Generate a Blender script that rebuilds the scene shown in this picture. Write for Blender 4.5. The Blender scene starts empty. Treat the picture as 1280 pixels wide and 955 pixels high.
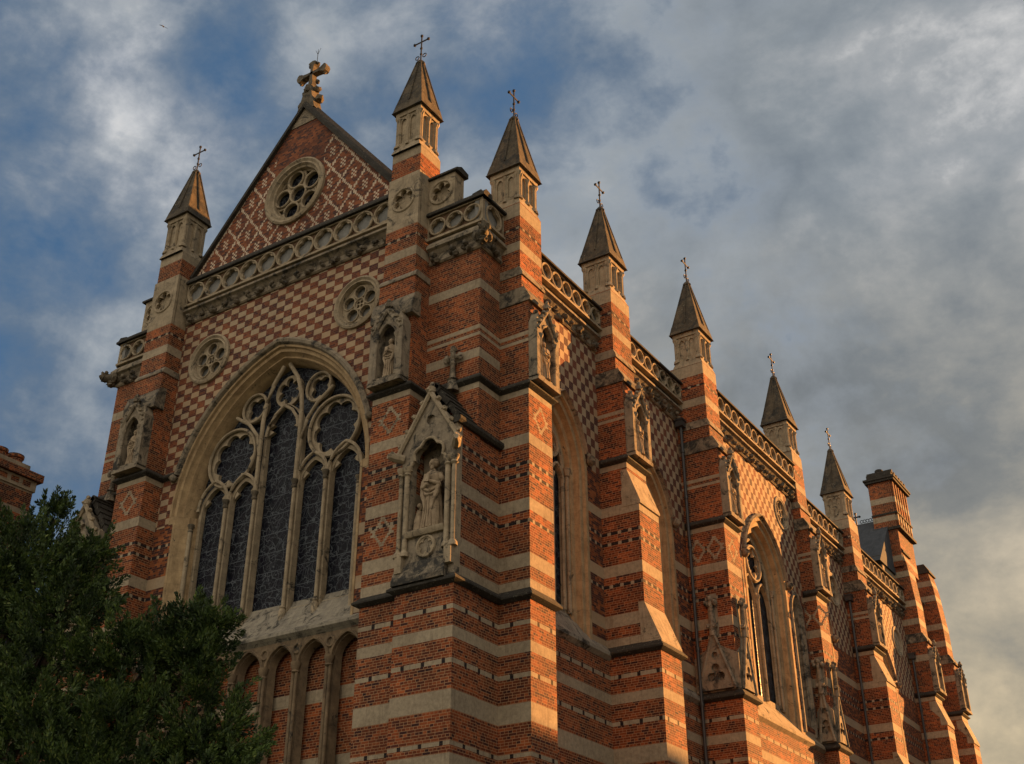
import bpy, bmesh, math, random
from math import pi, sin, cos, sqrt, acos, atan2, radians, floor
from mathutils import Vector, Matrix, noise
from mathutils.geometry import tessellate_polygon
random.seed(7)
S = bpy.context.scene
COL = S.collection

# ------------------------------------------------------------------ camera
cam_d = bpy.data.cameras.new('camera'); cam = bpy.data.objects.new('camera', cam_d); COL.objects.link(cam)
CAM = Vector((24.524, -24.0, 1.6))
PITCH, AZ, ROLL, FPX = 0.51093, -0.575759, 0.0008, 1510.16
fw = Vector((sin(AZ)*cos(PITCH), cos(AZ)*cos(PITCH), sin(PITCH)))
rt = Vector((cos(AZ), -sin(AZ), 0)); up = rt.cross(fw)
M = Matrix((rt, up, -fw)).transposed().to_4x4(); M.translation = CAM
cam.matrix_world = M
cam_d.sensor_width = 36; cam_d.lens = FPX/1280*36; cam_d.clip_start = .1; cam_d.clip_end = 3000
S.camera = cam
def ray(px, py):
    return (fw*FPX + rt*(px-640) + up*(477.5-py)).normalized()
def at_dist(px, py, d):
    r = ray(px, py); h = sqrt(r.x*r.x+r.y*r.y); return CAM + r*(d/h)

# ------------------------------------------------------------------ light
SUN_AZ = radians(23.5)     # from +Y towards +X
SUN_EL = radians(11.0)
sd = Vector((sin(SUN_AZ)*cos(SUN_EL), cos(SUN_AZ)*cos(SUN_EL), sin(SUN_EL)))
sl = bpy.data.lights.new('sun', 'SUN'); sl.energy = 5.0; sl.color = (1.0, .44, .12); sl.angle = radians(.53)
so = bpy.data.objects.new('sun', sl); COL.objects.link(so)
so.rotation_euler = sd.to_track_quat('Z', 'Y').to_euler(); so.location = (60, 90, 60)

class NT:
    """short hand for building node trees"""
    def __init__(s, tree): s.t = tree
    def n(s, typ, **kw):
        x = s.t.nodes.new(typ)
        for k, v in kw.items(): setattr(x, k, v)
        return x
    def put(s, sock, v):
        if isinstance(v, bpy.types.NodeSocket): s.t.links.new(v, sock)
        elif v is not None:
            if hasattr(sock.default_value, '__len__') and not hasattr(v, '__len__'):
                sock.default_value = [v]*len(sock.default_value)
            elif hasattr(v, '__len__') and len(v) == 3 and len(sock.default_value) == 4:
                sock.default_value = (*v, 1)
            else: sock.default_value = v
    def m(s, op, a, b=None, c=None, clamp=False):
        x = s.n('ShaderNodeMath', operation=op); x.use_clamp = clamp
        s.put(x.inputs[0], a)
        if b is not None: s.put(x.inputs[1], b)
        if c is not None: s.put(x.inputs[2], c)
        return x.outputs[0]
    def mix(s, f, a, b, mode='MIX'):
        x = s.n('ShaderNodeMix', data_type='RGBA', blend_type=mode)
        s.put(x.inputs[0], f); s.put(x.inputs[6], a); s.put(x.inputs[7], b)
        return x.outputs[2]
    def ramp(s, f, stops, interp='LINEAR'):
        x = s.n('ShaderNodeValToRGB'); e = x.color_ramp; e.interpolation = interp
        while len(e.elements) < len(stops): e.elements.new(.5)
        for i, (p, c) in enumerate(stops):
            e.elements[i].position = p
            e.elements[i].color = (c, c, c, 1) if not hasattr(c, '__len__') else (*c, 1)
        s.put(x.inputs[0], f); return x.outputs[0]
    def noise(s, vec, scale, detail=4, rough=.55, dist=0, out=0, dims='3D'):
        x = s.n('ShaderNodeTexNoise', noise_dimensions=dims)
        if vec is not None: s.put(x.inputs['Vector'], vec)
        x.inputs['Scale'].default_value = scale; x.inputs['Detail'].default_value = detail
        x.inputs['Roughness'].default_value = rough; x.inputs['Distortion'].default_value = dist
        return x.outputs[out]
    def comb(s, x, y, z):
        c = s.n('ShaderNodeCombineXYZ'); s.put(c.inputs[0], x); s.put(c.inputs[1], y); s.put(c.inputs[2], z); return c.outputs[0]
    def sep(s, v):
        c = s.n('ShaderNodeSeparateXYZ'); s.put(c.inputs[0], v); return c.outputs

world = bpy.data.worlds.new('World'); S.world = world; world.use_nodes = True
def build_world():
    t = world.node_tree; t.nodes.clear(); k = NT(t)
    sky = k.n('ShaderNodeTexSky', sky_type='NISHITA'); sky.sun_disc = False
    sky.sun_elevation = SUN_EL; sky.sun_rotation = SUN_AZ; sky.air_density = 1.0; sky.dust_density = 1.2; sky.ozone_density = 3.0
    tc = k.n('ShaderNodeTexCoord'); D = tc.outputs['Generated']
    dx, dy, dz = k.sep(D)
    zz = k.m('ADD', k.m('MAXIMUM', dz, 0.0), .18)
    px = k.m('DIVIDE', dx, zz); py = k.m('DIVIDE', dy, zz)
    P = k.comb(px, py, 0.0)
    # azimuth measure: 0 at the left of the view, 1 at the right (towards the sun)
    sunward = k.m('ADD', k.m('MULTIPLY', dx, sin(SUN_AZ)), k.m('MULTIPLY', dy, cos(SUN_AZ)))
    side = k.m('ADD', k.m('MULTIPLY', dx, cos(radians(33))), k.m('MULTIPLY', dy, sin(radians(33))))
    V3 = k.comb(k.m('ADD', dx, 2.3), k.m('ADD', dy, 1.1), k.m('MULTIPLY', dz, 1.25))
    V4 = k.comb(k.m('ADD', dx, 3.1), k.m('ADD', dy, 1.7), k.m('MULTIPLY', dz, 1.45))
    n1 = k.noise(V3, 3.8, 11, .58, .15); n2 = k.noise(V4, 10.0, 9, .6, .15); n3 = k.noise(V4, 3.4, 10, .60, .2)
    cov = k.m('ADD', k.m('ADD', k.m('MULTIPLY', n1, .72), k.m('MULTIPLY', n2, .28)), k.m('MULTIPLY', side, .40))
    mask = k.ramp(cov, [(.30, 0.0), (.40, .55), (.50, 1.0)])
    edge = k.ramp(cov, [(.38, 0.0), (.47, 1.0), (.56, 0.0)])
    lum = k.m('ADD', k.m('MULTIPLY', n3, .50), k.m('ADD', k.m('MULTIPLY', n1, .25), k.m('MULTIPLY', n2, .25)))
    low = k.ramp(dz, [(.10, 1.0), (.60, .0)])
    cool = k.ramp(lum, [(.36, (.62, .78, .98)), (.46, (.92, 1.10, 1.30)), (.53, (1.35, 1.52, 1.68)), (.58, (1.9, 2.0, 2.1)), (.64, (3.6, 3.55, 3.5))])
    warm = k.ramp(lum, [(.36, (1.0, .98, .88)), (.46, (1.6, 1.45, 1.12)), (.52, (2.7, 2.2, 1.4)), (.58, (3.9, 3.05, 1.8)), (.64, (5.2, 4.1, 2.5))])
    cl = k.mix(k.m('MULTIPLY', low, k.ramp(sunward, [(.2, 0.15), (.62, 1.0)])), cool, warm)
    cl = k.mix(k.m('MULTIPLY', edge, .35), cl, (2.7, 2.9, 3.1))
    bl = k.mix(.78, sky.outputs[0], (.30, .66, 1.22))
    c = k.mix(mask, bl, cl)
    # added fill: sky behind the viewer brightened to light the shaded front
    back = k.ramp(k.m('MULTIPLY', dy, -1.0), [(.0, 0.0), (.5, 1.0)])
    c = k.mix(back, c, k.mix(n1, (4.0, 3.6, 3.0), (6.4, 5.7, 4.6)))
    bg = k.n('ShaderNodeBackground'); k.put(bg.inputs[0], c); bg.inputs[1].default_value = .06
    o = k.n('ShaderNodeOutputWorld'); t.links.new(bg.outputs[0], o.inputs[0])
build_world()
S.view_settings.view_transform = 'Standard'; S.view_settings.look = 'None'
S.view_settings.exposure = 1.68; S.view_settings.gamma = 1; S.view_settings.use_curve_mapping = False
S.render.engine = 'CYCLES'; S.cycles.max_bounces = 6

# ------------------------------------------------------------------ materials
def mat(name):
    m = bpy.data.materials.new(name); m.use_nodes = True; t = m.node_tree; t.nodes.clear(); k = NT(t)
    b = k.n('ShaderNodeBsdfPrincipled'); o = k.n('ShaderNodeOutputMaterial'); t.links.new(b.outputs[0], o.inputs[0])
    return m, k, b
def bump(k, b, h, strength=.4, dist=.02):
    x = k.n('ShaderNodeBump'); x.inputs['Strength'].default_value = strength; x.inputs['Distance'].default_value = dist
    k.put(x.inputs['Height'], h); k.t.links.new(x.outputs[0], b.inputs['Normal'])
STONE = (.41, .335, .235); STONE2 = (.25, .20, .14)
def wall_uv(k):
    g = k.n('ShaderNodeNewGeometry'); p = k.sep(g.outputs['Position']); n = k.sep(g.outputs['True Normal'])
    sel = k.m('GREATER_THAN', k.m('ABSOLUTE', n[0]), k.m('ABSOLUTE', n[1]))
    u = k.m('ADD', k.m('MULTIPLY', sel, p[1]), k.m('MULTIPLY', k.m('SUBTRACT', 1, sel), p[0]))
    return g.outputs['Position'], u, p[2]
C = .0705
def brick_base(k, u, v, dark=.12):
    """English bond: courses of stretchers and headers in turn"""
    vec = k.comb(u, v, 0)
    rv = k.m('DIVIDE', v, C); row = k.m('FLOOR', rv); odd = k.m('MODULO', row, 2.0)
    w = k.m('SUBTRACT', .235, k.m('MULTIPLY', odd, .1175))
    x = k.m('ADD', k.m('DIVIDE', k.m('ADD', u, 60), w), k.m('MULTIPLY', k.m('MODULO', k.m('FLOOR', k.m('MULTIPLY', rv, .5)), 2.0), k.m('SUBTRACT', .5, k.m('MULTIPLY', odd, .1))))
    cell = k.m('FLOOR', x); fu = k.m('MULTIPLY', k.m('SUBTRACT', x, cell), w); fv = k.m('MULTIPLY', k.m('SUBTRACT', rv, row), C)
    wn = k.n('ShaderNodeTexWhiteNoise', noise_dimensions='2D'); k.put(wn.inputs['Vector'], k.comb(cell, row, 0))
    mfac = k.m('MAXIMUM', k.m('LESS_THAN', fu, .0125), k.m('LESS_THAN', fv, .0125))
    c = k.ramp(wn.outputs[0], [(0, (.045, .017, .016)), (dark, (.075, .024, .018)), (dark+.15, (.130, .036, .015)), (.65, (.205, .058, .019)), (1, (.33, .105, .034))])
    return mfac, c, vec
def dirt(k, pos, col, amt=.35, scale=.55):
    n = k.noise(pos, scale, 6, .65, .6)
    f = k.ramp(n, [(.36, 1.0), (.6, 0.0)])
    return k.mix(k.m('MULTIPLY', f, amt), col, k.mix(1.0, col, (.30, .27, .26), 'MULTIPLY'))
def bandcode(k, v, bands):
    code = None
    for z0, z1, c in bands:
        r = k.m('COMPARE', v, (z0+z1)/2, (z1-z0)/2)
        if c != 1: r = k.m('MULTIPLY', r, c)
        code = r if code is None else k.m('MAXIMUM', code, r)
    return code
def banded(name, bands, dark=.12, dirt_amt=.35):
    """brick with stone courses at given heights: (z0, z1, code) 1 stone, .75 stone with black squares, .5 dotted row"""
    m, k, b = mat(name); pos, u, v = wall_uv(k)
    mf, bc, vec = brick_base(k, u, v, dark)
    code = bandcode(k, v, bands)
    isS = k.m('GREATER_THAN', code, .9)
    isT = k.m('MULTIPLY', k.m('GREATER_THAN', code, .65), k.m('LESS_THAN', code, .9))
    isD = k.m('MULTIPLY', k.m('GREATER_THAN', code, .4), k.m('LESS_THAN', code, .65))
    fT = k.m('LESS_THAN', k.m('MODULO', k.m('ADD', u, 60), .62), .105)
    fD = k.m('LESS_THAN', k.m('MODULO', k.m('ADD', u, 60), .36), .12)
    stone = k.m('MAXIMUM', isS, k.m('MAXIMUM', k.m('MULTIPLY', isT, k.m('SUBTRACT', 1, fT)), k.m('MULTIPLY', isD, fD)))
    blk = k.m('MAXIMUM', k.m('MULTIPLY', isT, fT), k.m('MULTIPLY', isD, k.m('SUBTRACT', 1, fD)))
    sb = k.n('ShaderNodeTexBrick'); k.put(sb.inputs['Vector'], vec); sb.inputs['Scale'].default_value = 1
    sb.inputs['Brick Width'].default_value = .85; sb.inputs['Row Height'].default_value = 5; sb.inputs['Mortar Size'].default_value = .004
    sn = k.noise(pos, 9, 5, .7)
    sc = k.mix(k.ramp(sn, [(.3, 0.0), (.7, 1.0)]), STONE2, STONE)
    sc = k.mix(k.m('MULTIPLY', sb.outputs['Fac'], .6), sc, (.12, .09, .06))
    bcol = k.mix(blk, bc, (.020, .016, .020))
    bcol = k.mix(k.ramp(k.noise(pos, .9, 5, .6), [(.38, 0.0), (.62, 1.0)]), k.mix(1.0, bcol, (.62, .58, .66), 'MULTIPLY'), k.mix(1.0, bcol, (1.25, 1.0, .9), 'MULTIPLY'))
    bcol = k.mix(k.m('MULTIPLY', mf, .8), bcol, (.44, .26, .14))
    bcol = k.mix(k.m('MULTIPLY', blk, .9), bcol, (.014, .011, .013))
    col = k.mix(stone, bcol, sc)
    stn = k.noise(k.comb(k.m('MULTIPLY', u, 4.0), k.m('MULTIPLY', v, .45), 0), 1.6, 6, .7)
    col = k.mix(k.ramp(stn, [(.54, 0.0), (.70, .5)]), col, k.mix(1.0, col, (.45, .42, .40), 'MULTIPLY'))
    col = dirt(k, pos, col, dirt_amt)
    k.put(b.inputs['Base Color'], col); b.inputs['Roughness'].default_value = .88; b.inputs['Specular IOR Level'].default_value = .25
    h = k.m('SUBTRACT', k.m('MULTIPLY', k.noise(pos, 45, 3, .6), .5), k.m('MULTIPLY', k.m('MULTIPLY', mf, k.m('SUBTRACT', 1, stone)), 1.0))
    bump(k, b, h, .55, .008)
    return m
LOW = [(17.82, 18.10, 1), (16.28, 16.60, 1), (15.66, 15.76, .5), (15.32, 15.42, .5), (14.31, 14.67, 1), (13.97, 14.07, .5),
       (12.74, 13.11, 1), (12.07, 12.39, 1), (11.20, 11.32, .75), (10.48, 10.77, 1), (9.86, 9.98, .75), (8.76, 9.23, 1), (7.93, 8.03, .75), (7.35, 7.75, 1),
       (6.5, 6.62, .75), (5.6, 6.0, 1), (4.2, 4.5, 1), (2.6, 2.9, 1), (0, .8, 1)]
M_LOW = banded('striped_brick_tower', LOW + [(18.82, 19.11, 1), (19.54, 19.64, 1), (19.76, 19.88, 1), (21.15, 21.46, 1)])
M_BUT = banded('striped_brick_buttress', LOW + [(19.54, 19.64, 1), (19.76, 19.88, 1), (22.83, 23.15, 1), (23.62, 23.70, .5), (24.11, 24.59, 1)])
M_FBT = banded('striped_brick_gable_buttress', LOW + [(22.70, 23.02, 1), (23.42, 23.50, .5), (23.86, 24.3, 1), (26.62, 26.95, 1)])
M_END = banded('striped_brick_east', [(z, z+.33, 1) for z in (6, 7.4, 8.8, 10.3, 11.7, 13.1, 14.5, 15.9, 17.8, 19.9, 20.9, 21.9, 22.9, 24.6, 25.5, 27.9, 29.0)])
M_ARC = banded('arcade_brick', [(9.95, 10.3, 1), (8.0, 8.5, 1), (6.3, 6.5, .75), (5, 5.4, 1)], .1)
M_PLAIN = banded('plain_brick', [(z*.93, z*.93+.2, 1) for z in range(1, 30)], .15)

def checker(name, cw, ch, u0, v0, z_low, stone_amt=1.0, purple=.5):
    m, k, b = mat(name); pos, u, v = wall_uv(k); mf, bc, vec = brick_base(k, u, v, .3)
    ci = k.m('FLOOR', k.m('DIVIDE', k.m('SUBTRACT', u, u0-40*cw), cw)); ri = k.m('FLOOR', k.m('DIVIDE', k.m('SUBTRACT', v, v0), ch))
    par = k.m('MODULO', k.m('ADD', ci, ri), 2.0)
    fv = k.m('MODULO', k.m('DIVIDE', k.m('SUBTRACT', v, v0), ch), 1.0)
    wn = k.n('ShaderNodeTexWhiteNoise', noise_dimensions='2D'); k.put(wn.inputs['Vector'], k.comb(ci, ri, 0))
    hi = k.m('GREATER_THAN', v, z_low)
    st = k.m('MULTIPLY', k.m('GREATER_THAN', par, .5), hi)
    if ch < .27: st = k.m('MULTIPLY', st, k.m('LESS_THAN', fv, .86))
    sc = k.mix(k.ramp(k.noise(pos, 9, 5, .7), [(.3, 0.0), (.7, 1.0)]), STONE2, STONE)
    sc = k.mix(k.m('ADD', .25, k.m('MULTIPLY', wn.outputs[0], .55)), sc, (.40, .27, .16))
    bc = k.mix(k.m('MULTIPLY', hi, purple), bc, k.mix(k.m('MULTIPLY', wn.outputs[0], .9), (.055, .024, .026), (.19, .055, .030)))
    bc = k.mix(k.m('MULTIPLY', mf, .4), bc, (.26, .17, .11))
    code = bandcode(k, v, [x for x in LOW if x[1] < z_low])
    lo = k.m('GREATER_THAN', code, .7)
    isD = k.m('MULTIPLY', k.m('GREATER_THAN', code, .4), k.m('LESS_THAN', code, .65))
    fD = k.m('LESS_THAN', k.m('MODULO', k.m('ADD', u, 60), .335), .11)
    bc = k.mix(k.m('MULTIPLY', isD, k.m('SUBTRACT', 1, fD)), bc, (.02, .016, .02))
    st = k.m('MAXIMUM', st, k.m('MAXIMUM', lo, k.m('MULTIPLY', isD, fD)))
    col = dirt(k, pos, k.mix(st, bc, sc), .3)
    k.put(b.inputs['Base Color'], col); b.inputs['Roughness'].default_value = .88; b.inputs['Specular IOR Level'].default_value = .25
    bump(k, b, k.m('SUBTRACT', k.m('MULTIPLY', k.noise(pos, 45, 3), .5), k.m('MULTIPLY', mf, k.m('SUBTRACT', 1, st))), .5, .008)
    return m
M_CHK = checker('checker_brick_front', .355, .235, .02, 1.17, 16.35, purple=.6)
M_CHKS = checker('checker_brick_side', .26, .30, .06, 1.2, 17.75, purple=.9)

def diaper():
    m, k, b = mat('diamond_patterned_brick'); pos, u, v = wall_uv(k); mf, bc, vec = brick_base(k, u, v, .15)
    cu, cv = 1.06/14, 1.41/18; au = k.m('ABSOLUTE', k.m('ADD', u, .065))
    iu = k.m('FLOOR', k.m('DIVIDE', k.m('ADD', au, -1.595+1.06*8+.5*cu+.53), cu)); iv = k.m('FLOOR', k.m('DIVIDE', k.m('ADD', v, -27.68+1.41*21+.5*cv+.705-1.41), cv))
    a = k.m('ABSOLUTE', k.m('SUBTRACT', k.m('MODULO', iu, 14.0), 7.0)); c = k.m('ABSOLUTE', k.m('SUBTRACT', k.m('MODULO', iv, 18.0), 9.0))
    s = k.m('ADD', k.m('DIVIDE', a, 7.0), k.m('DIVIDE', c, 9.0))
    line = k.m('LESS_THAN', k.m('ABSOLUTE', k.m('SUBTRACT', s, 1.0)), .085)
    par = k.m('LESS_THAN', k.m('MODULO', k.m('ADD', iu, iv), 2.0), .5)
    d1 = k.m('MULTIPLY', k.m('LESS_THAN', a, 1.5), k.m('LESS_THAN', c, 2.5)); d2 = k.m('MULTIPLY', k.m('GREATER_THAN', a, 5.5), k.m('GREATER_THAN', c, 6.5))
    dot = k.m('MULTIPLY', k.m('MAXIMUM', d1, d2), k.m('SUBTRACT', 1.0, par))
    patt = k.m('MAXIMUM', line, dot)
    top = k.m('LESS_THAN', v, 29.9)
    rose = k.m('GREATER_THAN', k.m('ADD', k.m('ABSOLUTE', u), k.m('MULTIPLY', k.m('GREATER_THAN', 28.6, v), 2.0)), 1.15)
    st = k.m('MULTIPLY', patt, k.m('MULTIPLY', top, rose))
    sc = k.mix(k.noise(pos, 9, 4, .7), (.42, .32, .23), (.66, .53, .40))
    bc = k.mix(k.m('MULTIPLY', mf, .4), k.mix(1.0, bc, (.85, .8, .8), 'MULTIPLY'), (.20, .12, .08))
    col = dirt(k, pos, k.mix(st, bc, sc), .45)
    k.put(b.inputs['Base Color'], col); b.inputs['Roughness'].default_value = .9
    bump(k, b, k.m('SUBTRACT', k.m('MULTIPLY', k.noise(pos, 45, 3), .5), mf), .5, .008)
    return m
M_DIA = diaper()

def stone(name, c1, c2, lichen=.0, lich=(.035, .033, .030), rough=.9, joints=True, scale=3.0, spots=0.0, row=.33):
    m, k, b = mat(name); pos, u, v = wall_uv(k)
    n = k.noise(pos, scale, 7, .68, .3); n2 = k.noise(pos, 22, 4, .7)
    col = k.mix(k.ramp(n, [(.32, 0.0), (.68, 1.0)]), c2, c1)
    col = k.mix(k.m('MULTIPLY', n2, .5), col, k.mix(1.0, col, (.55, .52, .5), 'MULTIPLY'))
    if joints:
        sb = k.n('ShaderNodeTexBrick'); k.put(sb.inputs['Vector'], k.comb(u, v, 0)); sb.inputs['Scale'].default_value = 1
        sb.inputs['Brick Width'].default_value = .7; sb.inputs['Row Height'].default_value = row; sb.inputs['Mortar Size'].default_value = .004
        col = k.mix(k.m('MULTIPLY', sb.outputs['Fac'], .45), col, (.10, .08, .06))
    st = k.noise(k.comb(k.m('MULTIPLY', u, 5.0), k.m('MULTIPLY', v, .7), 0), 1.3, 5, .7)
    col = k.mix(k.ramp(st, [(.5, 0.0), (.72, .55)]), col, k.mix(1.0, col, (.42, .40, .38), 'MULTIPLY'))
    if lichen > 0:
        l = k.noise(pos, 2.2, 8, .75, .8)
        col = k.mix(k.ramp(l, [(.62-.35*lichen, 0.0), (.70-.25*lichen, 1.0)]), col, lich)
    if spots > 0:
        l = k.noise(pos, 14, 5, .8)
        col = k.mix(k.m('MULTIPLY', k.ramp(l, [(.58, 0.0), (.68, 1.0)]), spots), col, (.33, .31, .24))
    k.put(b.inputs['Base Color'], col); b.inputs['Roughness'].default_value = rough; b.inputs['Specular IOR Level'].default_value = .25
    bump(k, b, k.m('ADD', k.m('MULTIPLY', n2, .7), k.noise(pos, 70, 3, .7)), .45, .012)
    return m
M_ST = stone('limestone', (.45, .365, .255), (.26, .21, .145), .2)
M_STW = stone('honey_limestone', (.50, .36, .205), (.28, .195, .11), .06, joints=True, row=.45)
M_STG = stone('grey_weathered_limestone', (.35, .29, .21), (.20, .165, .125), .35)
M_DK = stone('dark_weathered_stone', (.060, .053, .044), (.024, .022, .019), .3, spots=.55, scale=2.2, row=.25)
M_SPIRE = stone('spire_stone', (.145, .115, .078), (.050, .042, .032), .42, spots=.6, scale=2.0, row=.16)
M_SILL = stone('sill_stone', (.36, .32, .25), (.20, .18, .15), .3, row=.24)
M_ARST = stone('brown_arcade_stone', (.27, .195, .12), (.12, .088, .06), .15)
M_SBASE = stone('lichened_base_stone', (.34, .28, .20), (.15, .125, .095), .55, spots=.3, scale=2.5)
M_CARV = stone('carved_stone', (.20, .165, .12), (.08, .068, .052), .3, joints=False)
M_STAT = stone('statue_stone', (.46, .36, .25), (.24, .18, .12), .1, joints=False, scale=5)
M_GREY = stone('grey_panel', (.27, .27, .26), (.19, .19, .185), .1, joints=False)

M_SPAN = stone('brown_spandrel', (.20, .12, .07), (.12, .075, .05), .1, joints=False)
def simple(name, c, rough=.5, metal=0.0, nz=6):
    m, k, b = mat(name); g = k.n('ShaderNodeNewGeometry'); n = k.noise(g.outputs['Position'], nz, 5, .6)
    k.put(b.inputs['Base Color'], k.mix(k.m('MULTIPLY', n, .8), c, [x*.45 for x in c])); b.inputs['Roughness'].default_value = rough; b.inputs['Metallic'].default_value = metal
    return m
M_IRON = simple('wrought_iron', (.018, .017, .020), .55, .3)
M_PIPE = simple('painted_pipe', (.05, .052, .055), .45, .2)
M_SLATE = stone('lead_roof', (.085, .095, .11), (.05, .057, .068), 0, joints=True, row=6)
M_BARK = simple('bark', (.09, .06, .04), .9)

def glass():
    m, k, b = mat('leaded_glass'); pos, u, v = wall_uv(k)
    vec = k.comb(u, v, 0)
    w = k.n('ShaderNodeVectorMath', operation='ADD'); k.put(w.inputs[0], vec)
    ns = k.n('ShaderNodeVectorMath', operation='SCALE'); k.put(ns.inputs[0], k.noise(vec, 2.6, 2, .5, 0, 1)); ns.inputs['Scale'].default_value = .5
    k.put(w.inputs[1], ns.outputs[0])
    vo = k.n('ShaderNodeTexVoronoi', feature='DISTANCE_TO_EDGE'); k.put(vo.inputs['Vector'], w.outputs[0]); vo.inputs['Scale'].default_value = 3.3
    v2 = k.n('ShaderNodeTexVoronoi', feature='DISTANCE_TO_EDGE'); k.put(v2.inputs['Vector'], w.outputs[0]); v2.inputs['Scale'].default_value = 6.4
    wv = k.n('ShaderNodeTexWave', wave_type='RINGS', rings_direction='SPHERICAL')
    mp = k.n('ShaderNodeVectorMath', operation='ADD'); k.put(mp.inputs[0], w.outputs[0]); mp.inputs[1].default_value = (.4, .2, 0)
    fr = k.n('ShaderNodeVectorMath', operation='FRACTION'); k.put(fr.inputs[0], mp.outputs[0])
    cx = k.n('ShaderNodeVectorMath', operation='SUBTRACT'); k.put(cx.inputs[0], fr.outputs[0]); cx.inputs[1].default_value = (.5, .5, 0)
    ln = k.n('ShaderNodeVectorMath', operation='LENGTH'); k.put(ln.inputs[0], cx.outputs[0])
    ring = k.m('LESS_THAN', k.m('ABSOLUTE', k.m('SUBTRACT', k.m('MODULO', ln.outputs['Value'], .16), .08)), .007)
    ring = k.m('MULTIPLY', ring, k.m('LESS_THAN', ln.outputs['Value'], .42))
    l1 = k.m('LESS_THAN', vo.outputs['Distance'], .026)
    l2 = k.m('MULTIPLY', k.m('LESS_THAN', v2.outputs['Distance'], .032), .4)
    bars = k.m('LESS_THAN', k.m('MODULO', v, .62), .022)
    lead = k.m('MAXIMUM', k.m('MAXIMUM', l1, l2), k.m('MAXIMUM', k.m('MULTIPLY', ring, .8), bars))
    cn = k.noise(vec, 4, 2, .5, 0, 1)
    gc = k.mix(.16, (.004, .005, .010), k.mix(1.0, cn, (.035, .03, .045), 'MULTIPLY'))
    col = k.mix(lead, gc, (.080, .090, .105))
    k.put(b.inputs['Base Color'], col)
    k.put(b.inputs['Roughness'], k.m('ADD', .28, k.m('MULTIPLY', lead, .5))); b.inputs['Specular IOR Level'].default_value = .07
    bump(k, b, k.noise(vec, 9, 3), .35, .02)
    return m
M_GLASS = glass()
M_DARK = simple('dark_opening', (.012, .012, .016), .5)

def leafmat():
    m, k, b = mat('yew_leaf'); g = k.n('ShaderNodeNewGeometry')
    ri = g.outputs['Random Per Island']
    c = k.ramp(ri, [(0, (.020, .040, .013)), (.5, (.042, .076, .022)), (.88, (.072, .115, .032)), (1, (.12, .15, .05))])
    n = k.noise(g.outputs['Position'], 1.4, 3)
    c = k.mix(k.ramp(k.noise(g.outputs['Position'], 2.6, 5, .65), [(.4, 0.0), (.62, 1.0)]), k.mix(1.0, c, (.38, .44, .46), 'MULTIPLY'), k.mix(1.0, c, (1.55, 1.45, 1.1), 'MULTIPLY'))
    k.put(b.inputs['Base Color'], c); b.inputs['Roughness'].default_value = .55; b.inputs['Specular IOR Level'].default_value = .3
    return m
M_LEAF = leafmat()

# ------------------------------------------------------------------ mesh helpers
class F:
    """wall frame: u along the wall, z up, n outwards"""
    def __init__(s, o, u, n): s.o = Vector(o); s.u = Vector(u); s.nn = Vector(n)
    def __call__(s, u, z, n=0.0): return s.o + s.u*u + s.nn*n + Vector((0, 0, z))
FR = F((0, 0, 0), (1, 0, 0), (0, -1, 0))
def SF(x): return F((x, 0, 0), (0, 1, 0), (1, 0, 0))

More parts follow.
